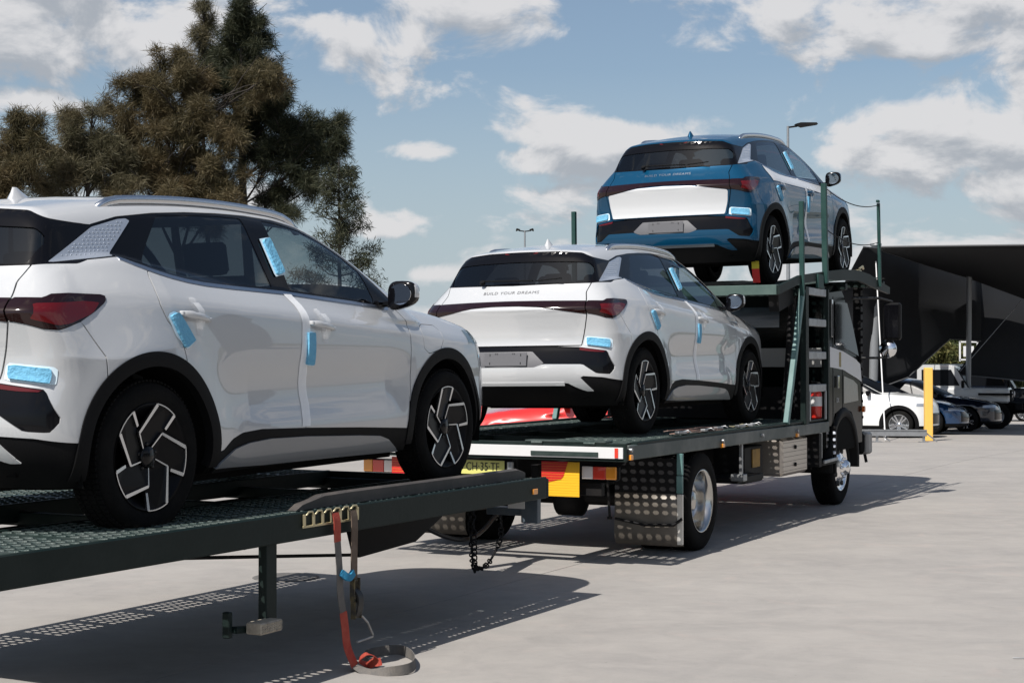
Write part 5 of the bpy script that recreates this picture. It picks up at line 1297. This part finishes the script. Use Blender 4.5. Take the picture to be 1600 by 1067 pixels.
def lot_car(kind, paint, label, loc, yaw, grp='cars parked side by side in the lot'):
    Bd, rf, bf, wb, xf, H = body2(kind)
    t = empty('parked_car', label, 'car', loc, yaw, grp)
    G = grid_of(Bd, .05, 2.6, na=26, ns=70, nt=50)
    ar = lambda r: (lambda P, N: np.minimum(np.hypot(P[:, 0], P[:, 2]-.33), np.hypot(P[:, 0]-wb, P[:, 2]-.33)) - r)
    xs = np.linspace(-.35, 2.42, 18); lo = [(x, float(bf(np.array(x)))+.03) for x in xs]
    up = [(x, max(float(rf(np.array(x+.09)))-.10, float(bf(np.array(x)))+.03)) for x in xs]
    poly = lo + up[::-1]
    side = fx(lambda P: P[:, 1]-.42)
    win = both(S(poly), lambda P, N: P[:, 1]-.45)
    ws = lambda P, N: np.minimum.reduce([P[:, 0]-1.25, P[:, 2]-np.interp(P[:, 0], *[[1, 2, 3.6], [float(bf(np.array(1.9)))+.06]*3]), (rf(P[:, 0]+.2*P[:, 1]**2)-.05*(P[:, 1]/.6)**2 < 9)*1.0, (.745)-P[:, 1]-.25*(P[:, 2]-1.1), 2.5-P[:, 0], (H-.06)-P[:, 2]])
    E = lambda n, p, m, **k: emit(n, p, m, t, **k)
    E('body', clips(G, neg(win), neg(ws), ar(.385), fx(lambda P: P[:, 2]-.30)), paint)
    E('side_window', clips(G, win), M_lotglass, off=-.01)
    E('windscreen', clips(G, ws), M_lotglass, off=-.008)
    E('lower_trim', clips(G, fx(lambda P: .31-P[:, 2]), ar(.385)), M_mblack, off=-.01)
    if kind == 'suv': E('wheel_arch_trim', clips(G, side, neg(ar(.46)), ar(.375)), M_mblack, off=.006)
    for s in ('r', 'l'): E('headlight', clips(G, fx(lambda P: P[:, 0]-xf+.42), fx(lambda P: P[:, 2]-float(bf(np.array(3.0)))+.20), fx(lambda P: float(bf(np.array(3.0)))-.13-P[:, 2]), fx(lambda P: P[:, 1]-.42)), mat('lamp_glass', (.35, .37, .40), .08, .4, .5), off=.004, side=s)
    E('front_grille', clips(G, fx(lambda P: P[:, 0]-xf+.5), fx(lambda P: .60-P[:, 2]), fx(lambda P: P[:, 2]-.34), fx(lambda P: .62-P[:, 1])), M_gblack, off=.003)
    MB().box((wb/2, 0, .34), (3.6, 1.3, .2)).build('underbody', M_dark, t)
    for s in (1, -1):
        MB().box((1.95, s*.93, float(bf(np.array(1.95)))+.05), (.10, .18, .12), ch=.03).build('wing_mirror', M_gblack, t)
        for x in (0, wb):
            ty = MB().lathe([(-.2, .22), (-.21, .30), (-.18, .33), (-.04, .33), (-.005, .30), (-.01, .235)], n=32); ri = MB().lathe([(-.10, .23), (-.01, .235), (-.03, .22), (-.09, .2), (-.09, 0)], n=32); sp = MB()
            for k in range(10):
                a = 36*k + (7 if k % 2 else -7); sp.bar((.05*math.cos(R(36*k)), -.03, .05*math.sin(R(36*k))), (.225*math.cos(R(a)), -.02, .225*math.sin(R(a))), .040, .012, up=(0, 1, 0), ch=.003)
            sp.lathe([(-.05, .06), (-.02, .05), (-.02, 0)], n=14)
            for m_ in (ty, ri, sp): m_.v = [(p, s*(q), r_) for p, q, r_ in m_.v]
            w = ri.build('wheel', M_steel if kind == 'suv' else M_rim, t); w.location = (x, s*.90, .33); ty.build('tyre', M_tyre, w); sp.build('spokes', M_silver, w)
            h = MB(); V = []; F = []
            for k in range(15):
                an = -.1+(math.pi+.2)*k/14; V += [(x+.39*math.cos(an), s*.86, .33+.39*math.sin(an)), (x+.39*math.cos(an), s*.5, .33+.39*math.sin(an)), (x, s*.5, .33)]
            for k in range(14): F += [(k*3, k*3+1, k*3+4, k*3+3), (k*3+1, k*3+2, k*3+5, k*3+4)]
            h.add(V, F).build('wheel_house', M_dark, t)
    return t
def put(kind, paint, label, fw_u, Y, yaw_deg, wb=2.7, grp='cars parked side by side in the lot'):
    """front wheel under bearing fw_u at distance Y"""
    x = (fw_u-800)/2509*Y; c, s = math.cos(R(yaw_deg)), math.sin(R(yaw_deg))
    wx, wy = x - s*(-.9)*1 - 0, Y - c*.9*-1        # centre line, .9 m behind the visible wheel
    wx, wy = x - .9*s, Y + .9*c
    return lot_car(kind, paint, label, (wx - wb*c, wy - wb*s, zg(0, wy)), R(yaw_deg), grp)
M_navy = mat('navy_paint', (.010, .045, .12), .25, .5, 1.0); M_ink2 = mat('midnight_paint', (.006, .010, .022), .2, .4, 1.0)
put('suv', mat('lot_white', (.66, .67, .66), .3, 0, 1.0), 'small white SUV with black arches, behind the yellow bollard', 1404, 38, -22, 2.66)
put('coupe', M_navy, 'low glossy blue coupe between the white SUV and the darker sedan', 1452, 40.5, -22, 2.75)
put('sedan', M_ink2, 'almost black sedan parked between the blue coupe and the pale pickup', 1508, 43.2, -22, 2.72)
put('suv', mat('lot_silver', (.60, .61, .62), .3, 0, 1.0), 'silver SUV at the right edge, farthest in the row of parked cars', 1600, 56, -22, 2.66)
rc = lot_car('sedan', mat('bright_red_paint', (.55, .02, .015), .25, 0, 1.0), 'bright red car parked beyond the truck, glimpsed under the second white SUV', (2.75, 22.6, 0), R(176), None)
def pickup(loc, yaw, label, m):
    t = empty('pickup', label, 'pickup', loc, yaw, 'cars parked side by side in the lot')
    MB().box((1.45, 0, .98), (3.1, 1.62, .42), ch=.05).box((.6, 0, 1.62), (.001, .001, .001)).build('body', m, t)
    c = MB(); c.prism([(-1.0, 1.18), (-.95, 1.80), (-.6, 1.86), (1.35, 1.86), (1.50, 1.80), (1.85, 1.18)], 'y', -.74, .74); c.build('cab', m, t)
    for s in (1, -1):
        MB().prism([(.55, 1.26), (.55, 1.72), (1.38, 1.72), (1.62, 1.26)], 'y', s*.742, s*.748).build('side_window', M_lotglass, t)
        MB().prism([(-.75, 1.26), (-.75, 1.72), (.42, 1.72), (.42, 1.26)], 'y', s*.742, s*.748).build('side_window', M_lotglass, t)
        MB().box((2.62, s*.84, 1.02), (.95, .28, .06), ch=.02).box((0, s*.84, .98), (1.0, .22, .06), ch=.02).build('fender_flare', M_mblack, t)
        MB().lathe([(0, .09), (.02, .09), (.03, 0)], (3.06, s*.58, 1.0), 'x', 18).build('headlight', M_clear, t)
        MB().box((1.72, s*.95, 1.30), (.08, .18, .22), ch=.02).build('wing_mirror', M_mblack, t)
        for x in (-.1, 2.62):
            w = MB().lathe([(-.24, .24), (-.25, .36), (-.20, .40), (-.03, .40), (0, .36), (-.01, .24)], n=30); w.v = [(a, s*b, c_) for a, b, c_ in w.v]; o = w.build('wheel', M_tyre, t); o.location = (x, s*.92, .40)
            r_ = MB().lathe([(-.02, .235), (-.05, .2), (-.07, 0)], n=24); r_.v = [(a, s*b, c_) for a, b, c_ in r_.v]; r_.build('rim', M_steel, o)
    MB().prism([(1.52, 1.76), (1.86, 1.20), (1.875, 1.21), (1.535, 1.77)], 'y', -.66, .66).build('windscreen', M_lotglass, t)
    g = MB().box((3.02, 0, .98), (.05, 1.2, .34), ch=.02).build('grille', M_mblack, t)
    for k in range(7): MB().box((3.05, -.30+.10*k, .98), (.02, .035, .26)).build('grille_slot', M_ink, g)
    MB().box((3.25, 0, .66), (.22, 1.75, .20), ch=.03).build('bumper', M_mblack, t)
    MB().box((1.3, 0, .62), (4.2, 1.3, .30)).box((-1.5, 0, .98), (1.2, 1.6, .42), ch=.04).build('chassis', M_dark, t)
M_pk = mat('pickup_paint', (.50, .51, .51), .35, 0, .8)
pickup((11.65, 47.6, zg(0, 47.5)), R(-20), 'pale grey boxy pickup with a flat windscreen, beyond the dark sedan', M_pk)
pickup((13.9, 50.6, zg(0, 51)), R(-20), 'black boxy pickup at the right edge, its front next to the pale one', M_ink2)

# ---------------------------------------------------------------- lot furniture
def simple(name, m, mb, label, cat, group=None): o = mb.build(name, m); return tag(o, label, cat, group)
zb = zg(0, 36)
simple('bollard', mat('safety_yellow', (.78, .46, .09), .5, noise=(6, .4, (.66, .38, .09))), MB().box((9.33, 36, zb+.82), (.17, .17, 1.64), ch=.012), 'tall square yellow bollard in front of the small white SUV', 'bollard')
gr = empty('wheel_stop_rail', 'low galvanised guard rail on short feet left of the yellow bollard', 'rail', (8.1, 35.2, zg(0, 35.2)), 0)
MB().bar((-1.6, .1, .20), (.95, -.15, .20), .02, .13).bar((-1.6, .09, .27), (.95, -.16, .27), .05, .02).build('beam', M_steel, gr)
for q in (-1.2, -.1, .9): MB().box((q, .0-.1*q, .10), (.05, .05, .2)).box((q, -.1*q, .01), (.2, .16, .02)).bar((q+.03, -.1*q, .22), (q+.28, -.1*q-.03, .02), .03, .03).build('foot', M_steel, gr)
def street_light(loc, heads, label, h):
    t = empty('light_pole', label, 'light pole', loc)
    MB().tube([(0, 0, 0), (0, 0, h*.6), (0, 0, h)], [.09, .065, .045], 12).build('pole', M_steel, t)
    for s, L_ in heads:
        a = MB().bar((0, 0, h-.05), (s*.35, 0, h+.0), .06, .06).prism([(s*.25, h+.06), (s*.45, h+.12), (s*(L_), h+.12), (s*(L_+.05), h+.06), (s*.5, h-.04)], 'y', -.16, .16).build('lamp_head', M_blksteel, t)
    return t
street_light((10.33, 60, zg(0, 60)), [(1, 1.05)], 'grey street light with a single flat lamp head, behind the blue car', 10.95)
street_light((.72, 90, zg(0, 90)), [(1, .45), (-1, .45)], 'distant light pole with two small lamp heads, above the second white SUV', 9.95)
def sail(rows, label, m, nu=24, nv=16, sag=.0):
    G = [[Vector(at(*p)) for p in r] for r in rows]
    def row(r, u):
        P = G[r]; f = u*(len(P)-1); i = min(int(f), len(P)-2); return P[i].lerp(P[i+1], f-i)
    V = []; F = []
    for j in range(nv+1):
        v = j/nv*(len(G)-1); r = min(int(v), len(G)-2)
        for i in range(nu+1):
            u = i/nu; p = row(r, u).lerp(row(r+1, u), v-r); p = p + Vector((0, .03*math.sin(u*7+v*3), -sag*math.sin(math.pi*u)*math.sin(math.pi*j/nv))); V.append(p)
    for j in range(nv):
        for i in range(nu): k = j*(nu+1)+i; F.append((k, k+1, k+nu+2, k+nu+1))
    mb = MB(); mb.add(V, F, 0, True); o = mb.build('shade_sail', m, None, recalc=False); md = o.modifiers.new('t', 'SOLIDIFY'); md.thickness = .012
    for r in (0, len(G)-1):
        MB().tube([row(r, i/16)+Vector((0, -.02, -.0)) for i in range(17)], .022, 6).build('edge_cable', mat('hem_grey', (.06, .062, .066), .6), o)
    return tag(o, label, 'shade sail', 'dark shade sails over the parked cars')
M_sail = mat('black_shade_cloth', (.010, .010, .011), .85, spec=.15, bump=(40, .3)); M_sail2 = mat('charcoal_shade_cloth', (.020, .021, .023), .9, spec=.05, bump=(40, .3), noise=(.35, .5, (.015, .015, .016)))
sail([[(1376, 386, 38), (1440, 385, 37.6), (1513, 384, 37.2), (1680, 382, 36)], [(1376, 391, 41), (1440, 412, 44.3), (1513, 434, 47), (1680, 496, 50)]], 'flat black shade sail forming the roof over the parked cars', M_sail)
sail([[(1349, 386, 42), (1376, 388, 42.3), (1440, 400, 45.6), (1532, 428, 48.6)], [(1300, 480, 43), (1358, 480, 43), (1440, 480, 45), (1533, 490, 47.4)], [(1296, 615, 43.5), (1350, 615, 43.5), (1418, 590, 44), (1484, 529, 46.6), (1532, 533, 47.2)]], 'charcoal shade sail hanging behind the cab with a curved lower edge', M_sail2)
sail([[(1532, 428, 48.7), (1580, 445, 49.8), (1680, 484, 51.6)], [(1531, 532, 47.3), (1580, 532, 48), (1680, 545, 49.6)], [(1494, 585, 46.6), (1570, 592, 47.4), (1680, 604, 49)]], 'charcoal shade sail at the right edge behind the thin pole', M_sail2)
def pole(name, a, b, r, label, m=M_steel):
    mb = MB().tube([a, b], r, 14); mb.lathe([(0, r*1.3), (.06, r*1.3), (.07, 0)], tuple(b), 'z', 12); return simple(name, m, mb, label, 'pole', None)
M_pole = mat('grey_pole_paint', (.22, .23, .24), .4, .2)
a = at(1363, 600, 43.4); pole('sail_pole', Vector((a.x, a.y, zg(0, 43.4))), at(1369, 384, 43.2), .12, 'thick grey pole holding the shade sail behind the truck cab', M_pole)
a = at(1512, 600, 46.5); pole('sail_pole', Vector((a.x, a.y, zg(0, 46.5))), at(1515, 432, 46.3), .075, 'slim grey pole holding the shade sails above the pale pickup', M_pole)
c1_ = at(1368, 390, 43); c2_ = at(1383, 688, 35.5)
simple('guy_cable', mat('cable_white', (.6, .6, .6), .4), MB().tube([c1_, c1_.lerp(c2_, .5), c2_], .016, 8), 'thin pale stay cable running from the thick pole to the ground', 'cable')
for (q0, q1, lb) in (((1492, 440, 47), (1396, 578, 44.8), 'thin stay rope in front of the left charcoal sail'), ((1596, 470, 48), (1500, 580, 46.4), 'thin stay rope in front of the right charcoal sail')):
    simple('stay_rope', M_steel, MB().tube([at(*q0), at(*q1)], .010, 6), lb, 'rope', 'stay ropes of the shade sails')

# ---------------------------------------------------------------- beyond the lot
b = empty('low_building', 'low grey roofed building with a red awning seen through the gap in the sails', 'building', (19.5, 78, zg(0, 78)))
MB().box((0, 0, .95), (7, 5, 1.9)).build('wall', mat('render_grey', (.10, .11, .12), .8), b)
MB().prism([(-3.7, 1.9), (3.7, 1.9), (3.2, 2.3), (-3.2, 2.3)], 'y', -2.8, 2.8).build('roof', mat('roof_grey', (.04, .055, .065), .6), b)
MB().prism([(1.6, 1.9), (3.4, 2.8), (3.6, 1.9)], 'y', -3.0, -2.7).build('awning', mat('awning_red', (.28, .06, .05), .7), b)
for k in range(4): MB().box((-2.6+1.7*k, -2.52, 1.3), (.9, .05, .9)).build('window', M_gblack, b)
f = empty('sign_frame', 'small white square frame standing by the low building', 'sign', (21.9, 77, zg(0, 77)))
MB().box((-.42, 0, 2.9), (.07, .07, .95)).box((.42, 0, 2.9), (.07, .07, .95)).box((0, 0, 3.35), (.9, .07, .07)).box((0, 0, 2.5), (.9, .07, .07)).box((0, 0, 1.2), (.1, .1, 2.4)).build('frame', M_wboard, f)
MB().box((0, .02, 2.9), (.5, .03, .5)).build('panel', M_wboard, f)

def leaf_mat(name, c1, c2, c3):
    m = bpy.data.materials.new(name); m.use_nodes = True; nt = m.node_tree; N = nt.nodes; L = nt.links; b = N['Principled BSDF']; b.inputs['Roughness'].default_value = .6; b.inputs['Specular IOR Level'].default_value = .25
    g = N.new('ShaderNodeNewGeometry'); tc = N.new('ShaderNodeTexCoord'); t = N.new('ShaderNodeTexNoise'); t.inputs['Scale'].default_value = 1.3; t.inputs['Detail'].default_value = 4; L.new(tc.outputs['Object'], t.inputs['Vector'])
    r = N.new('ShaderNodeMapRange'); r.inputs[1].default_value = .4; r.inputs[2].default_value = .62; L.new(t.outputs[0], r.inputs[0])
    x = N.new('ShaderNodeMix'); x.data_type = 'RGBA'; x.inputs[6].default_value = (*c1, 1); x.inputs[7].default_value = (*c2, 1); L.new(r.outputs[0], x.inputs[0])
    p = N.new('ShaderNodeMath'); p.operation = 'POWER'; p.inputs[1].default_value = 3; L.new(g.outputs['Random Per Island'], p.inputs[0])
    y = N.new('ShaderNodeMix'); y.data_type = 'RGBA'; y.inputs[7].default_value = (*c3, 1); L.new(p.outputs[0], y.inputs[0]); L.new(x.outputs[2], y.inputs[6]); L.new(y.outputs[2], b.inputs['Base Color'])
    tl = N.new('ShaderNodeBsdfTranslucent'); L.new(y.outputs[2], tl.inputs[0]); mx = N.new('ShaderNodeMixShader'); mx.inputs[0].default_value = .3
    L.new(b.outputs[0], mx.inputs[1]); L.new(tl.outputs[0], mx.inputs[2]); L.new(mx.outputs[0], N['Material Output'].inputs[0]); return m
M_bark = mat('bark', (.025, .020, .017), .9, noise=(8, .6, (.05, .043, .036)))
def needles(centers, radii, n_tuft, per, length, width, out=.6, up=.15, seed=1, spread=.8, sub=False):
    """fine drooping foliage: thin blades in tufts scattered through ellipsoid clumps; returns verts, faces arrays"""
    g = np.random.default_rng(seed); C = np.array(centers); Rd = np.array(radii); w = (Rd**2.2); idx = g.choice(len(C), n_tuft, p=w/w.sum())
    nsub = 16; sc_ = []; sr_ = []
    for c, r in zip(C, Rd):
        for _ in range(nsub):
            q = g.normal(size=3); q /= np.linalg.norm(q); sc_.append(c + q*r*(.30+.92*g.random()**1.2)); sr_.append(r*g.uniform(.10, .30))
    if sub: C, Rd = np.array(sc_), np.array(sr_); w = Rd**2.0; idx = g.choice(len(C), n_tuft, p=w/w.sum())
    d = g.normal(size=(n_tuft, 3)); d /= np.linalg.norm(d, axis=1, keepdims=True); rad = g.random(n_tuft)**.42
    tp = C[idx] + d*rad[:, None]*Rd[idx][:, None]*np.array([1, .9, .95])
    ax = d*out*.6 + np.array([0, 0, up]) + g.normal(size=(n_tuft, 3))*.6; ax /= np.linalg.norm(ax, axis=1, keepdims=True)
    base = np.repeat(tp, per, 0) + g.normal(size=(n_tuft*per, 3))*.05; A = np.repeat(ax, per, 0) + g.normal(size=(n_tuft*per, 3))*spread*.5; A /= np.linalg.norm(A, axis=1, keepdims=True)
    Ln = length*(.5+g.random(n_tuft*per))[:, None]; tip = base + A*Ln; tip[:, 2] -= .12*Ln[:, 0]
    side = np.cross(A, g.normal(size=A.shape)); side /= np.linalg.norm(side, axis=1, keepdims=True); W = width*(.6+.8*g.random(n_tuft*per))[:, None]
    mid = (base+tip)/2; mid[:, 2] += .03*Ln[:, 0]
    V = np.stack([base, mid+side*W, tip, mid-side*W], 1).reshape(-1, 3); return V
def blade_mesh(V, name, m, parent):
    n = len(V)//4; me = bpy.data.meshes.new(name); me.vertices.add(len(V)); me.vertices.foreach_set('co', V.astype(np.float32).ravel())
    me.loops.add(n*4); me.loops.foreach_set('vertex_index', np.arange(n*4, dtype=np.int32)); me.polygons.add(n); me.polygons.foreach_set('loop_start', np.arange(0, n*4, 4, dtype=np.int32)); me.update(calc_edges=True); me.materials.append(m)
    return link(name, me, parent)
def tree(label, clumps, Y, base_u, m, n_tuft, per=12, length=.16, width=.0045, group='casuarina trees beyond the trailer', seed=1, trunk_r=.16, top=None, out=.6, up=.2):
    rr = random.Random(seed); C = []; Rd = []
    for (u, v, r) in clumps:
        rm = r/2509*Y; C.append(tuple(at(u, v, Y) + Vector((0, rr.uniform(-.8, .8)*rm, 0)))); Rd.append(rm)
    bx = (base_u-800)/2509*Y; t = empty('tree', label, 'tree', (bx, Y, zg(0, Y)), 0, group); inv = Vector((bx, Y, zg(0, Y)))
    topv = max(C, key=lambda c: c[2]) if top is None else tuple(at(*top, Y)); tp = Vector(topv)-inv
    tk = MB(); pts = [Vector((0, 0, -.1)), Vector((tp.x*.15+.1, .1, tp.z*.3)), Vector((tp.x*.55, -.1, tp.z*.62)), tp]; sp = smooth_pts(pts, 6); nS = len(sp)
    tk.tube(sp, [trunk_r*(1-.93*i/(nS-1)) + .008 for i in range(nS)], 10)
    for c, r in zip(C, Rd):
        cc = Vector(c)-inv; st = min(sp, key=lambda p: (p-Vector((cc.x*.3, 0, cc.z-1.2*r-.35))).length)
        L_ = smooth_pts([st, st.lerp(cc, .5)+Vector((0, 0, -.1*r)), cc], 4); tk.tube(L_, [max(.012, .05*(1-.7*i/(len(L_)-1))*min(1.3, r*1.2)) for i in range(len(L_))], 6)
        for k in range(7):
            e = cc + Vector((rr.gauss(0, 1), rr.gauss(0, 1), rr.gauss(.35, .8)))*r*.62; s0 = L_[rr.randrange(len(L_)//2, len(L_))]; tk.tube([s0, s0.lerp(e, .5)+Vector((0, 0, .05)), e], [.016, .011, .005], 4)
    tk.build('trunk', M_bark, t)
    V = needles(np.array(C)-np.array(inv), Rd, n_tuft, per, length, width, seed=seed, out=out, up=up, sub=True); blade_mesh(V, 'crown', m, t); return t
M_lf1 = leaf_mat('olive_needles', (.058, .052, .026), (.090, .066, .032), (.16, .13, .07)); M_lf2 = leaf_mat('dark_needles', (.020, .028, .016), (.035, .040, .022), (.09, .09, .05)); M_lf3 = leaf_mat('grey_needles', (.07, .066, .036), (.10, .08, .042), (.18, .16, .10))
tree('tall brownish casuarina behind the nearest SUV roof, the broadest crown', [(258, 118, 40), (225, 165, 45), (285, 160, 48), (212, 225, 50), (262, 235, 60), (300, 215, 45), (240, 300, 60), (300, 295, 60), (330, 240, 50), (350, 300, 50), (340, 180, 35), (172, 168, 17), (215, 130, 25), (310, 120, 28), (400, 130, 30), (425, 130, 22)], 30, 290, M_lf1, 12500, 12, seed=3)
tree('dark green casuarina with the highest top, right of the brown one', [(375, 22, 27), (392, 52, 26), (358, 52, 24), (345, 88, 28), (400, 95, 30), (372, 110, 30), (352, 140, 32), (408, 150, 28), (385, 185, 40), (425, 178, 26), (440, 150, 18), (450, 215, 30), (420, 250, 38), (480, 205, 26), (512, 200, 22), (534, 190, 13), (530, 225, 20), (500, 245, 28), (465, 265, 30), (485, 290, 20), (430, 300, 26), (445, 335, 20)], 31, 385, M_lf2, 10500, 12, length=.16, seed=5)
tree('thin spire of pale casuarina between the two tall crowns', [(318, 8, 12), (322, 35, 13), (316, 62, 15), (325, 95, 18), (318, 130, 20)], 31.5, 322, M_lf3, 650, 14, length=.18, seed=8, trunk_r=.07)
tree('smaller olive casuarina left of the tall brown one', [(110, 195, 22), (120, 225, 34), (95, 250, 38), (140, 255, 36), (160, 215, 22), (175, 240, 30), (120, 290, 40), (180, 285, 36), (70, 285, 30), (100, 180, 12), (145, 178, 12)], 29, 125, M_lf3, 4800, 12, length=.16, seed=11, trunk_r=.1)
tree('greenish casuarina at the left edge of the picture', [(22, 185, 14), (20, 215, 22), (35, 235, 24), (5, 255, 30), (40, 275, 30), (60, 220, 18), (58, 190, 10), (10, 300, 30)], 28, 15, M_lf1, 2800, 12, length=.16, seed=13, trunk_r=.09)
def sapling():
    Y = 27.5; bx = (529-800)/2509*Y; inv = Vector((bx, Y, 0)); t = empty('tree', 'sparse young pine with tufted branches, right of the tall trees', 'tree', tuple(inv)); rr = random.Random(4); H = 1.55-(248-566)/2509*Y
    tk = MB().tube([(0, 0, -.05), (.02, 0, H*.5), (0, 0, H)], [.07, .04, .008], 8); C = []; Rd = []
    z = 2.3
    while z < H-.1:
        L_ = (H-z)*.26+.14
        for k in range(5):
            a = rr.uniform(0, 2*math.pi); e = Vector((math.cos(a)*L_, math.sin(a)*L_, z+L_*.35)); tk.tube([(0, 0, z), (e.x*.5, e.y*.5, z+L_*.08), tuple(e)], [.014, .010, .005], 5)
            for f in (.5, .78, 1.0):
                c = Vector((0, 0, z)).lerp(e, f); C.append(tuple(c+Vector((rr.uniform(-.05, .05), 0, .03)))); Rd.append(.075)
        z += .24
    C.append((0, 0, H)); Rd.append(.05)
    tk.build('trunk', M_bark, t); blade_mesh(needles(C, Rd, 1150, 11, .12, .006, seed=6, out=.8, up=.4), 'crown', M_lf2, t)
sapling()
def bush(u, v, r, Y, label, m, seed, n=1500):
    p = at(u, v, Y); t = empty('bush', label, 'bush', (p.x, Y, zg(0, Y))); inv = Vector((p.x, Y, zg(0, Y))); rr = random.Random(seed); C = []; Rd = []
    for k in range(12):
        C.append((rr.gauss(0, .7)*r, rr.uniform(-.5, .5)*r, (p.z-inv.z)*rr.uniform(.25, 1.0))); Rd.append(r*rr.uniform(.3, .5))
    st = MB()
    for c in C: st.tube([(c[0]*.15, c[1]*.15, 0), (c[0]*.6, c[1]*.6, c[2]*.5), c], [.06, .04, .015], 5)
    st.build('stem', M_bark, t); blade_mesh(needles(C, Rd, n, 14, .34, .05, seed=seed, out=.7, up=.3, spread=1.2), 'foliage', m, t)
M_b1 = leaf_mat('bright_scrub', (.06, .075, .025), (.13, .11, .035), (.20, .18, .07)); M_b2 = leaf_mat('dark_scrub', (.025, .035, .014), (.045, .055, .02), (.09, .10, .04))
bush(1455, 548, 2.0, 84, 'yellow green bush seen through the gap between the sails', M_b1, 21)
bush(1488, 522, 2.4, 92, 'darker tall bush above the gap between the sails', M_b2, 22)
bush(1520, 545, 2.0, 88, 'dull green bush right of the yellow one, partly behind the slim pole', M_b2, 23)
bush(1418, 565, 1.6, 86, 'low green bush at the left of the sail gap', M_b1, 24)
# far belt of scrub along the horizon: nobody could count it
g = np.random.default_rng(9); n = 9000
xx = g.uniform(-160, 160, n); yy = 150 + g.uniform(-12, 12, n) - np.abs(xx)*.15; hh = 2.6*(.55+.45*np.sin(xx*.13)*np.sin(xx*.041+1)) ; zz = g.random(n)*hh + zg(0, 140)
cs = np.stack([xx, yy, zz], 1); A = g.normal(size=(n, 3)); A /= np.linalg.norm(A, axis=1, keepdims=True); Bv = np.cross(A, g.normal(size=(n, 3))); Bv /= np.linalg.norm(Bv, axis=1, keepdims=True)
V = np.stack([cs+A*.8, cs+Bv*.5, cs-A*.8, cs-Bv*.5], 1).reshape(-1, 3); o = blade_mesh(V, 'far_scrub', M_b2, None); tag(o, 'far belt of dark scrub along the horizon', 'scrub', kind='stuff')

simple('wire_offcut', M_steel, MB().tube([(2.62, 8.42, .006), (2.70, 8.40, .008), (2.76, 8.41, .007), (2.765, 8.46, .006)], .003, 6), 'small bent wire offcut lying on the concrete at the lower right', 'wire')
# ---------------------------------------------------------------- outside the frame: unseen building added to block low sky and darken the car sides
wb_ = empty('sky_blocker', 'long grey building, unseen, added on the right to darken the car sides', 'building', (24, -6, 0), R(-4))
MB().box((5, 0, 3.6), (10, 56, 7.2), ch=.02).build('wall', mat('cladding_grey', (.10, .105, .11), .6, noise=(.6, .5, (.07, .072, .075))), wb_)
MB().prism([(-.4, 7.2), (10.4, 7.2), (5, 8.3)], 'y', -28.4, 28.4).build('roof', mat('roof_zinc', (.25, .26, .27), .5, .5), wb_)
for k in range(7): MB().box((-.02, -24+8*k, 2.0), (.06, 4.2, 4.0)).build('roller_door', mat('door_pale', (.30, .30, .29), .5), wb_)
for k in range(14): MB().box((-.02, -26+4*k, 5.6), (.06, 1.8, .8)).build('window', M_gblack, wb_)
for o in bpy.data.objects:
    if o.name.split('.')[0] in ('screw_hole', 'panel_seam', 'hand_hole', 'wheel_nut', 'reflector_stud', 'raised_pattern', 'rib', 'tank_fastener', 'grille_rib', 'webbing', 'hook', 'lettering', 'door_lettering') and o.parent: o['kind'] = 'stuff'
